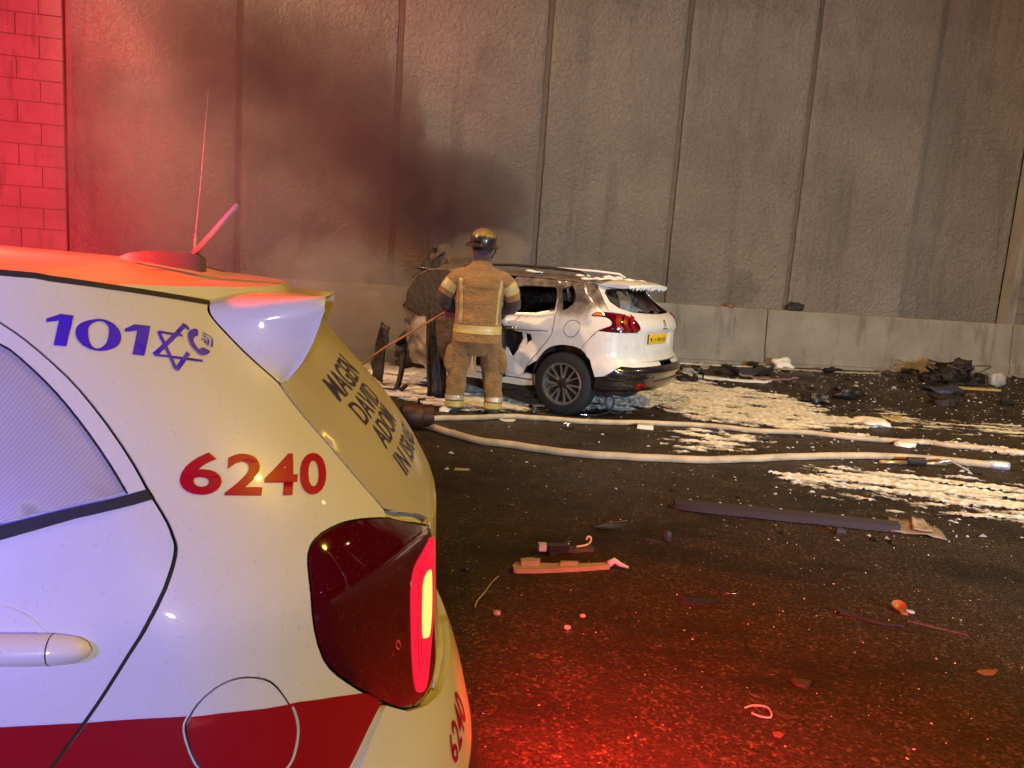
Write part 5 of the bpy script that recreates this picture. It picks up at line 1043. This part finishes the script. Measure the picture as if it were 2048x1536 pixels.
plate('rubber_strip', 'torn wavy black rubber strip left of the amber lamp fragment', 'rubber strip', [(-.12, .035), (-.06, .03), (-.02, .0), (.05, -.03), (.14, -.028), (.14, -.038), (.03, -.045), (-.03, -.025), (-.06, -.005), (-.12, -.005), (-.14, .015)], (1.69, 3.245), .01, RUBBER, -.25, curl=.012)
plate('plastic_strip', 'slim dark plastic strip right of the amber lamp fragment', 'plastic strip', [(-.12, .008), (.12, .002), (.12, -.008), (-.12, -.004)], (1.98, 3.20), .007, CHARBR, -.42)
tag(G().tube(catmull([(-.045, .02, .006), (-.01, .035, .008), (.03, .03, .01), (.04, .005, .01), (.03, -.03, .008), (.0, -.028, .006), (-.03, -.01, .006)], 5), .0032, 6).obj('clip_ring', PINK, None, True), 'open white plastic clip ring on the red lit asphalt', 'clip').location = (.935, 2.42, 0)
plate('leaf', 'dark olive leaf touching the white clip ring', 'leaf', [(-.04, 0), (-.01, .014), (.03, .006), (.045, -.004), (.01, -.012)], (1.02, 2.415), .003, OLIVE, -.35, curl=.01)
plate('dark_chip', 'dark two toned chip above the white clip ring', 'chip', ragged(.08, .045, 21), (1.16, 2.63), .012, OLIVE, -.2, curl=.01)
plate('leaf', 'orange dry leaf at the right edge of the road', 'leaf', [(-.045, 0), (-.02, .018), (.015, .02), (.05, .004), (.02, -.014), (-.02, -.016)], (1.97, 2.82), .003, ORANGE, .1, curl=.015)
plate('red_chip', 'small reddish square chip below the white clip ring', 'chip', ragged(.04, .03, 23, 5, .1), (.96, 2.30), .006, RUST)
chunk('dark_pellet', 'small dark round pellet left of the tan trim strip', 'pellet', (-.155, 3.47), (.035, .035, .03), BLACKPL, 31, .1)
plate('card', 'white oval card lying just below the nearer edge of the far hose', 'card', ragged(.16, .10, 33, 12, .08), (-.02, 7.12), .006, PALE, .1, curl=.02)
bxk = tag(empty('plastic_cover', (1.32, 7.20, 0), -.1), 'small cream plastic cover beside the far hose, below the bumper', 'cover'); G().rings([[V3((x*k, y*k, z)) for x, y in ((-.08, -.05), (.075, -.055), (.085, .05), (-.07, .055))] for z, k in ((.004, 1), (.03, 1), (.04, .9))]).obj('shell', PALE, bxk, deg=30); G().rings([[V3((x, y, z)) for x, y in ((-.04, -.02), (.03, -.02), (.03, .02), (-.04, .02))] for z in (.04, .046)]).obj('label_boss', TANPL, bxk, deg=30)
chunk('foam_lump', 'cream foam lump stranded right of the large foam patch', 'foam lump', (4.05, 8.33), (.34, .34, .07), FOAMS, 35, .25, .2, 3)
plate('yellow_scrap', 'yellow plastic scrap just behind the stranded foam lump', 'scrap', ragged(.22, .22, 37), (4.46, 8.74), .02, YELS, curl=.06)
chunk('foam_pad', 'pale foam pad resting against the far hose', 'foam pad', (3.86, 7.22), (.20, .12, .06), PALE, 39, .2, -.2)
plate('dark_plate', 'dark curved plate behind the far hose next to the pale foam pad', 'plate', ragged(.24, .14, 40), (4.15, 7.52), .015, BLACKPL, -.1, curl=.06)
plate('yellow_strip', 'short yellow plastic strip near the ambulance', 'plastic strip', [(-.055, -.012), (.05, -.008), (.055, .008), (-.05, .014)], (-.315, 5.26), .012, YELS, .15)
tag(G().tube([(-.045, 0, .006), (.03, -.002, .006), (.04, -.002, .008), (.05, -.002, .008)], [.004, .004, .009, .006], 8).obj('bolt_pin', CHROME, None, True), 'bright headed metal pin on the road nearer than the yellow strip', 'pin').location = (.01, 4.51, 0)
chunk('foam_lump', 'small white foam lump beside the left boot', 'foam lump', (-.64, 7.36), (.12, .08, .05), FOAMS, 41, .2)
chunk('black_knob', 'small black knob on the foam left of the rear wheel', 'knob', (.245, 7.56), (.05, .05, .09), BLACKPL, 43, .15)
tag(G().lathe([(0, .002), (.03, .008), (.042, .03), (.036, .06), (.015, .075), (0, .076)], ID3, (0, 0, 0), 16).obj('metal_cap', CHROME, None, True), 'shiny round metal cap between the two hoses', 'cap').location = (.54, 6.93, 0)
tag(G().tube(catmull([(-.05, .03, .005), (-.03, -.01, .006), (.0, -.025, .006), (.04, -.01, .006), (.05, .02, .005)], 5), .003, 6).obj('curved_clip', CHROME, None, True), 'thin curved bright clip below the middle of the sill panel', 'clip').location = (1.11, 3.43, 0)
chunk('rubber_chunk', 'little black rubber chunk in front of the sill panel', 'chunk', (2.05, 4.42), (.07, .05, .04), RUBBER, 47, .3)
plate('white_chip', 'white angular chip right of the grey wire', 'chip', ragged(.03, .018, 49, 5), (.375, 3.07), .008, PALE); plate('white_chip', 'pale chip with dark tail nearest below the tan strip', 'chip', ragged(.03, .02, 50, 6), (.30, 2.95), .01, PALE)
chunk('pebble', 'grey pebble below the end of the bent grey wire', 'pebble', (.005, 3.03), (.03, .025, .02), GREYP, 51, .15)
# the wrecked engine and litter along the barrier
en = tag(empty('engine_wreck', (7.55, 13.0, 0), .2), 'burnt tangled engine wreck heaped against the foot of the barrier', 'engine')
for k, (c, d, m) in enumerate([((0, 0, .22), (.75, .5, .40), CHAR), ((.22, -.05, .42), (.40, .34, .30), CHAR), ((-.45, 0, .12), (.55, .4, .24), CHAR), ((.55, -.05, .12), (.4, .35, .22), CHAR)]): lump('engine_lump', c, d, m, 60+k, .5, en, 3, 4.5)
en.scale = (.72, .72, .72); ge = random.Random(9)
for k in range(14):
    a = V3((ge.uniform(-.6, .6), ge.uniform(-.25, .2), ge.uniform(.1, .4))); G().tube(catmull([a, a+V3((ge.uniform(-.2, .2), ge.uniform(-.2, .1), ge.uniform(.05, .25))), a+V3((ge.uniform(-.4, .4), ge.uniform(-.25, .1), ge.uniform(-.1, .28)))], 4), ge.uniform(.008, .02), 6).obj('pipe', CHARBR if k % 3 else DARKMET, en, True)
plate('bent_arm', 'a', '', [(-.30, -.05), (.25, -.07), (.28, .05), (-.24, .07)], (-.55, -.1, .25), .03, CHAR, .1, (0, .35), .05, parent=en)
plate('bumper_piece', 'wide dark bumper piece lying below the barrier behind the wreck', 'car part', ragged(.85, .5, 61), (3.85, 12.3), .06, BLACKPL, .1, curl=.15)
plate('orange_strip', 'orange brown bent strip in front of the wide dark bumper piece', 'strip', [(-.45, .04), (-.1, .09), (.3, .05), (.45, -.02), (.42, -.06), (.1, .0), (-.2, .01), (-.45, -.03)], (3.95, 11.6), .03, RUST, -.1, curl=.12)
plate('cream_plank', 'long cream trim plank pointing at the tail of the wreck', 'plank', [(-.62, -.05), (.55, -.03), (.62, .04), (-.6, .04)], (3.25, 11.25), .03, PALE, -.12, curl=.05)
plate('cream_strip', 'long cream strip lying flat along the barrier near the wreck', 'strip', [(-1.0, -.05), (.9, -.05), (1.0, .03), (-.95, .05)], (3.6, 13.15), .02, PALE, .2, curl=.02)
plate('cream_strip', 'long cream strip at the barrier midway to the engine wreck', 'strip', [(-1.1, -.04), (1.0, -.05), (1.1, .04), (-1.0, .03)], (5.6, 13.4), .02, TANPL, .18, curl=.02)
chunk('white_bag', 'crumpled white bag at the foot of the barrier', 'bag', (4.78, 13.42), (.34, .22, .20), FOAMS, 63, .3, .2, 3)
chunk('chrome_part', 'bright chrome part right behind the wreck bumper', 'car part', (2.69, 10.9), (.14, .12, .16), CHROME, 65, .35); chunk('dark_part', 'dark lump touching the bright chrome part', 'car part', (2.50, 10.75), (.3, .2, .10), CHAR, 66, .4)
plate('blue_sheet', 'crumpled blue sheet in front of the engine wreck', 'sheet', ragged(.62, .5, 67), (6.72, 11.75), .04, BLUES, .1, curl=.10)
chunk('grey_canister', 'grey ribbed canister right of the engine wreck', 'canister', (8.36, 13.05), (.28, .24, .26), GREYP, 69, .1, .1, 3)
plate('yellow_board', 'pale yellow board lying before the engine wreck', 'board', [(-.5, -.08), (.5, -.06), (.48, .08), (-.45, .07)], (7.5, 12.3), .03, YELS, .1)
chunk('dark_motor', 'black motor with steel casing beyond the foam patch', 'motor', (4.55, 10.22), (.36, .28, .18), DARKMET, 71, .35, .3, 3); chunk('dark_motor', 'black lump with white glints at the tip of the foam patch', 'motor', (3.95, 9.68), (.30, .24, .14), BLACKPL, 72, .35, .1, 3)
chunk('dark_motor', 'lone black lump far right between foam and engine wreck', 'lump', (5.9, 10.2), (.34, .26, .15), CHAR, 73, .35, .2, 3)
chunk('stone', 'dark rounded stone sitting on top of the barrier', 'stone', (5.33, 13.0), (.1, .1, .1), CHAR, 75, .2)
st1 = COL.objects['stone']; p_ = wl(5.20, .06, 1.012); st1.location = p_; st1.scale = (3.2, 1.1, 1.7)
p_ = wl(3.86, .10, 1.018); o = chunk('red_rag', 'small red brown rag on top of the barrier', 'rag', (p_.x, p_.y), (.18, .06, .07), RUST, 77, .4); o.location.z = 1.016
# things hanging down between the firefighter and the open door
ds = tag(empty('door_lining', (-.79, 8.06, 0), .4), 'charred door lining standing upright beside the firefighter, left of the legs', 'car part'); sheet('lining', [(-.10, 0, .0), (.12, .0, .01), (.06, .22, 1.00), (-.10, .20, .98)], CHAR, ds, .03, .035, seed=11); sheet('torn_strap', [(.10, -.03, .0), (.19, -.06, .0), (.22, 0, .30), (.14, .02, .32)], FOAMS, ds, .01, .02, 6, 6, 12)
dl = tag(empty('strut', (-1.26, 8.26, 0), 0), 'bent dark strut standing on the foam under the open front door', 'car part'); G().tube(catmull([(.0, .35, .42), (.01, .2, .28), (.0, .04, .10), (-.02, .0, .02), (.06, -.03, .01)], 5), [.032]*20+[.03], 8).obj('leg', CHAR, dl, True); G().tube(catmull([(-.22, .02, .015), (-.1, .0, .02), (.02, -.02, .03), (.10, .0, .09)], 5), .022, 8).obj('foot', CHAR, dl, True)
# small charred fragments along the barrier: each its own piece
fr = random.Random(17); protos = []
for k in range(6):
    pr = lump('fragment', (0, 0, .3), (1, .7, .55), [CHAR, BLACKPL, DARKMET, CHARBR, GREYP, CHAR][k], 80+k, .5, None, 2, 3.2); protos.append(pr)
first = True; cnt = 0
for k in range(150):
    u = fr.uniform(.4, 9.8); v = .38+abs(fr.gauss(0, 1.5)); p = wl(u, v)
    if (p.x < 2.6 and p.y < 11) or p.y < 8.6: continue
    o = protos[cnt % 6] if cnt < 6 else protos[cnt % 6].copy()
    if cnt >= 6: COL.objects.link(o)
    cnt += 1; s = fr.choice([.05, .07, .09, .12, .16, .22]); o.location = (p.x, p.y, -.01); o.scale = (s*fr.uniform(.8, 1.8), s, s*fr.uniform(.5, 1)); o.rotation_euler = (0, 0, fr.uniform(0, 6.3))
    kd = ['charred lumpy', 'black plastic', 'dark steel', 'scorched brown', 'grey plastic', 'sooty'][(cnt-1) % 6]; zn = 'at the foot of the barrier' if v < .9 else 'on the road short of the barrier' if v < 2.2 else 'out on the open road beyond the foam'
    zn += ', near the wreck' if u < 3.6 else ', near the engine wreck' if u > 6.8 else ', midway along'
    tag(o, 'small %s fragment %s' % (kd, zn), 'fragment', 'small %s fragments %s' % (kd, zn))

# ------------------------------------------------------------------ grit and broken glass nobody could count
def grit(name, lab, N_, sizes, m, region, seed, flat=.5):
    r = np.random.default_rng(seed); V = []; F = []
    while len(V)//5 < N_:
        p = region(r)
        if p is None: continue
        s = float(sizes[0]*(sizes[1]/sizes[0])**(r.random()**1.8)); b = len(V); a = r.uniform(0, 6.28); q = r.uniform(.6, 1.6)
        for k in range(4): t = a+k*1.571+r.uniform(-.4, .4); V.append((p[0]+s*q*math.cos(t), p[1]+s*math.sin(t), .0005+r.uniform(0, .5)*s*flat))
        V.append((p[0]+r.uniform(-.3, .3)*s, p[1]+r.uniform(-.3, .3)*s, .001+s*flat*r.uniform(.6, 1.4))); F += [(b, b+1, b+4), (b+1, b+2, b+4), (b+2, b+3, b+4), (b+3, b, b+4)]
    return tag(mobj(name, V, F, m, None, False), lab, 'debris', None, 'stuff')
def reg_far(r):
    x, y = r.uniform(-.6, 9.5), r.uniform(4.2, 14.5)
    return (x, y) if (Vector((x, y, 0))-wl(0, .33)).dot(wl(0, 1)-wl(0, 0)) > 0 and r.random() < min(1, .15+max(0, x)*.14+(y-5)*.08) else None
def reg_near(r): return (r.uniform(-.3, 3.2), r.uniform(1.8, 6.0))
GLASSB = m_lens('broken_glass', (.55, .60, .62), .04); GLASSB.node_tree.nodes['Principled BSDF'].inputs['Metallic'].default_value = .35
grit('glass_grit', 'glittering crumbs of broken glass scattered over the road', 2600, (.004, .022), GLASSB, reg_far, 3, .8)
grit('glass_grit', 'fine pale crumbs on the near asphalt', 800, (.0015, .0065), PALE, reg_near, 4, .7)
grit('soot_litter', 'black flakes and crumbs of burnt plastic over the road', 2600, (.006, .045), CHAR, reg_far, 5, .45)
grit('soot_litter', 'small dark crumbs on the near asphalt', 350, (.003, .012), CHAR, reg_near, 6, .5)
grit('pale_litter', 'pale scraps of plastic and foam beads over the road', 700, (.006, .03), PALE, reg_far, 8, .5)

# ------------------------------------------------------------------ foam on the road
def foam(name, lab, poly, res, cover, h, seed, sx=2.5, sy=7., dirv=(1, -.05), clump=1.):
    P = np.array(poly); lo = P.min(0)-.1; hi = P.max(0)+.1; xs = np.arange(lo[0], hi[0], res); ys = np.arange(lo[1], hi[1], res*1.0); gx, gy = np.meshgrid(xs, ys); Q = np.stack([gx.ravel(), gy.ravel()], 1)
    ins = inside(poly, Q); d = edist(poly, Q); sd = np.where(ins, d, -d); keep = sd > -.12; val = np.full(len(Q), -1.); z = np.zeros(len(Q)); dx, dy = dirv
    for i in np.nonzero(keep)[0]:
        x, y = Q[i]; a = x*dx+y*dy; b = -x*dy+y*dx
        n1 = noise.fractal((a*sx, b*sy, seed), .9, 2.1, 5); n2 = noise.noise((x*22, y*22, seed+3)); n3 = noise.noise((x*55, y*55, seed+7))
        v = n1*1.0+.07*n2+cover+.08+min(sd[i], .25)*2.0; val[i] = v; z[i] = .002+min(.018, max(0, v)*.05)*h+h*clump*(max(0, n2)*.020+max(0, n3)*.004)*min(1, max(0, v)*4)
    m, n = len(ys), len(xs); v2 = val.reshape(m, n) > 0; ok = v2[:-1, :-1] & v2[1:, :-1] & v2[:-1, 1:] & v2[1:, 1:]; idx = -np.ones(m*n, int); F = []
    for j, i in zip(*np.nonzero(ok)): F.append((j*n+i, j*n+i+1, (j+1)*n+i+1, (j+1)*n+i))
    used = np.unique(np.array(F).ravel()); idx[used] = np.arange(len(used)); F = [tuple(idx[list(f)]) for f in F]; jit = np.random.default_rng(seed).uniform(-.3, .3, (len(Q), 2))*res
    o = mobj(name, [(Q[u][0]+jit[u][0], Q[u][1]+jit[u][1], z[u]) for u in used], F, FOAM); o.data.attributes.new('cover', 'FLOAT', 'POINT').data.foreach_set('value', [float(min(1, max(0, val[u])*1.7)) for u in used])
    return tag(o, lab, 'foam', None, 'stuff')
F1 = [(1.77, 9.552), (2.476, 11.275), (2.909, 10.507), (3.569, 10.023), (3.787, 9.495), (3.722, 8.81), (3.937, 8.51), (4.148, 8.379), (3.664, 7.977), (2.957, 7.654), (2.529, 7.735), (2.247, 7.825), (1.887, 7.94), (1.718, 8.514)]
F1b = [(.82, 8.0), (.75, 9.2), (1.2, 9.5), (1.698, 9.6), (2.308, 10.7), (2.178, 9.514), (1.861, 9.021), (1.486, 8.386), (1.175, 7.948)]
foam('foam', 'wide cream patch of firefighting foam behind the wreck', F1, .016, .06, 1.0, 3, 2.6, 6.0, (.98, -.18))
foam('foam', 'bright foam streak under the tail of the wreck', F1b, .016, .14, 1.2, 5, 2.2, 4.)
foam('foam', 'broken foam scraps between the two hoses', [(1.60, 7.25), (2.318, 7.36), (2.69, 7.28), (2.406, 6.991), (2.15, 6.492), (1.751, 6.32), (1.418, 6.30)], .014, -.20, .9, 7, 4, 7)
foam('foam', 'streaky foam trail in front of the thicker hose', [(2.05, 5.62), (2.622, 6.08), (2.994, 6.1), (3.402, 6.05), (3.9, 5.98), (4.6, 5.75), (4.5, 5.1), (3.666, 5.0), (3.429, 5.0), (3.049, 5.28), (2.693, 5.40), (2.456, 5.47), (2.269, 5.53)], .013, -.06, .9, 9, 2.6, 9., (.97, -.22))
foam('foam', 'faint foam flecks beyond the sill panel', [(2.304, 5.40), (2.846, 5.40), (3.429, 5.05), (4.4, 5.1), (4.3, 4.5), (3.412, 4.65), (3.153, 4.80), (2.66, 5.02), (2.353, 5.22)], .013, -.36, .7, 11, 3, 10, (.97, -.22))
foam('foam', 'foam spread round the firefighter and under the open door', [(-2.4, 8.8), (-2.6, 10.2), (-1.579, 10.4), (-1.0, 10.3), (-.5, 9.9), (.3, 9.4), (.78, 8.9), (.72, 7.95), (.381, 7.80), (.334, 7.60), (-.103, 7.58), (-.402, 7.44), (-.673, 7.62), (-.99, 7.68), (-1.236, 7.85), (-1.9, 8.2)], .018, .12, 1.0, 13, 2.2, 5.)
foam('foam', 'thin foam film on the wet road at far right', [(4.701, 9.9), (5.02, 9.053), (5.809, 8.95), (6.6, 8.796), (6.4, 8.25), (5.4, 8.1), (4.739, 8.05), (4.131, 8.10)], .02, -.42, .6, 15, 2, 8)
foam('foam', 'foam flecks clinging along the far end of the far hose', [(3.3, 7.50), (4.2, 7.50), (4.9, 7.36), (5.6, 7.25), (5.6, 7.12), (4.7, 7.22), (4.1, 7.33), (3.3, 7.36)], .012, -.10, 1.6, 17, 3, 8)

# ------------------------------------------------------------------ smoke
def smoke_box(name, lab, lo, hi, loc, rot, k):
    g = G().box([(a+b)/2 for a, b in zip(lo, hi)], [b-a for a, b in zip(lo, hi)]); o = g.obj(name, k.m); o.location = loc
    if rot is not None: o.rotation_euler = rot
    return tag(o, lab, 'smoke', None, 'stuff')
def plume(name, lab, src, end, r0, r1, dens, col, seed, thr=.42):
    src, end = Vector(src), Vector(end); Ln = (end-src).length; k = N(name+'_air'); k.t.nodes.remove(k.b); v = k.n('VolumePrincipled'); v.inputs['Color'].default_value = (*col, 1); v.inputs['Anisotropy'].default_value = .1
    co = k.coord('Object'); sx = k.n('SeparateXYZ'); k.l(co, sx.inputs[0]); x, y, z = sx.outputs
    wob = k.noise(.55, 2, .5, k.coord('Object', loc=(seed, 0, 0))); wz = k.math('MULTIPLY', k.math('SUBTRACT', wob, .5), k.math('MULTIPLY', x, .55)); y2 = k.math('ADD', y, wz); z2 = k.math('SUBTRACT', z, wz)
    r = k.math('SQRT', k.math('ADD', k.math('MULTIPLY', y2, y2), k.math('MULTIPLY', z2, z2))); rd = k.math('MULTIPLY_ADD', x, (r1-r0)/Ln, r0)
    g = k.math('SUBTRACT', 1., k.math('DIVIDE', r, rd), 0.); n1 = k.math('ADD', k.math('MULTIPLY', k.noise(1.1, 5, .62, k.coord('Object', loc=(seed*2., seed, 0)), 1.2), .8), k.math('MULTIPLY', k.noise(3.4, 4, .6, co, .6), .25))
    q = k.math('SUBTRACT', k.math('ADD', n1, k.math('MULTIPLY', g, .34)), thr+.13); q = k.math('MULTIPLY', k.math('MAXIMUM', q, 0.), k.ramp(g, [(0., 0.), (.25, 1.)]))
    ends = k.math('MULTIPLY', k.ramp(k.math('DIVIDE', x, Ln), [(0., 0.), (.06, 1.), (.7, .75), (1., 0.)]), dens*3.); thin = k.math('DIVIDE', 1., k.math('MULTIPLY_ADD', rd, .55, .55))
    k.l(k.math('MULTIPLY', k.math('MULTIPLY', q, ends), thin), v.inputs['Density']); k.l(v.outputs[0], k.out.inputs['Volume'])
    R_ = r1*1.02; o = smoke_box(name, lab, (0, -R_, -R_), (Ln, R_, R_), src, (end-src).to_track_quat('X', 'Z').to_euler(), k); return o
plume('smoke', 'dark smoke drifting up and left from the burnt cabin across the wall', wrw(2.0, -.2, 1.45), (-5.6, 10.6, 5.2), .42, 1.9, 2.3, (.22, .14, .15), 3)
def puff(name, lab, c, d, dens, col, seed, thr=.40):
    k = N(name+'_air'); k.t.nodes.remove(k.b); v = k.n('VolumePrincipled'); v.inputs['Color'].default_value = (*col, 1); v.inputs['Anisotropy'].default_value = .3
    co = k.coord('Object'); gr = k.n('VectorMath', operation='LENGTH'); mp = k.n('Mapping'); k.l(co, mp.inputs[0]); mp.inputs['Scale'].default_value = (1/d[0], 1/d[1], 1/d[2]); k.l(mp.outputs[0], gr.inputs[0])
    g = k.math('SUBTRACT', 1., gr.outputs['Value']); n1 = k.noise(2.2, 5, .62, k.coord('Object', loc=(seed, seed*2, 0)), .8); q = k.math('MAXIMUM', k.math('SUBTRACT', k.math('MULTIPLY', k.math('ADD', n1, k.math('MULTIPLY', g, .35)), k.ramp(g, [(0, 0.), (.4, 1.)])), thr), 0.)
    k.l(k.math('MULTIPLY', q, dens*4), v.inputs['Density']); k.l(v.outputs[0], k.out.inputs['Volume']); return smoke_box(name, lab, [-x for x in d], d, c, None, k)
puff('smoke', 'pale low smoke hanging before the barrier left of the wreck', (-2.35, 9.9, .75), (1.8, .9, 1.4), .75, (.80, .77, .76), 5)
puff('smoke', 'thin grey haze of smoke spread over the wall left of the wreck', (-4.0, 10.3, 2.4), (3.4, 1.0, 2.3), .38, (.6, .55, .58), 33, .36)
puff('smoke', 'dark cloud of smoke over the roof of the wreck beside the helmet', (-.95, 9.6, 2.15), (1.6, .8, 1.0), .8, (.20, .12, .14), 21, .34)
puff('smoke', 'pale wisp of smoke curling beside the yellow helmet', tuple(wrw(2.3, -.1, 1.62)), (.75, .5, .42), 1.6, (.8, .74, .66), 8)
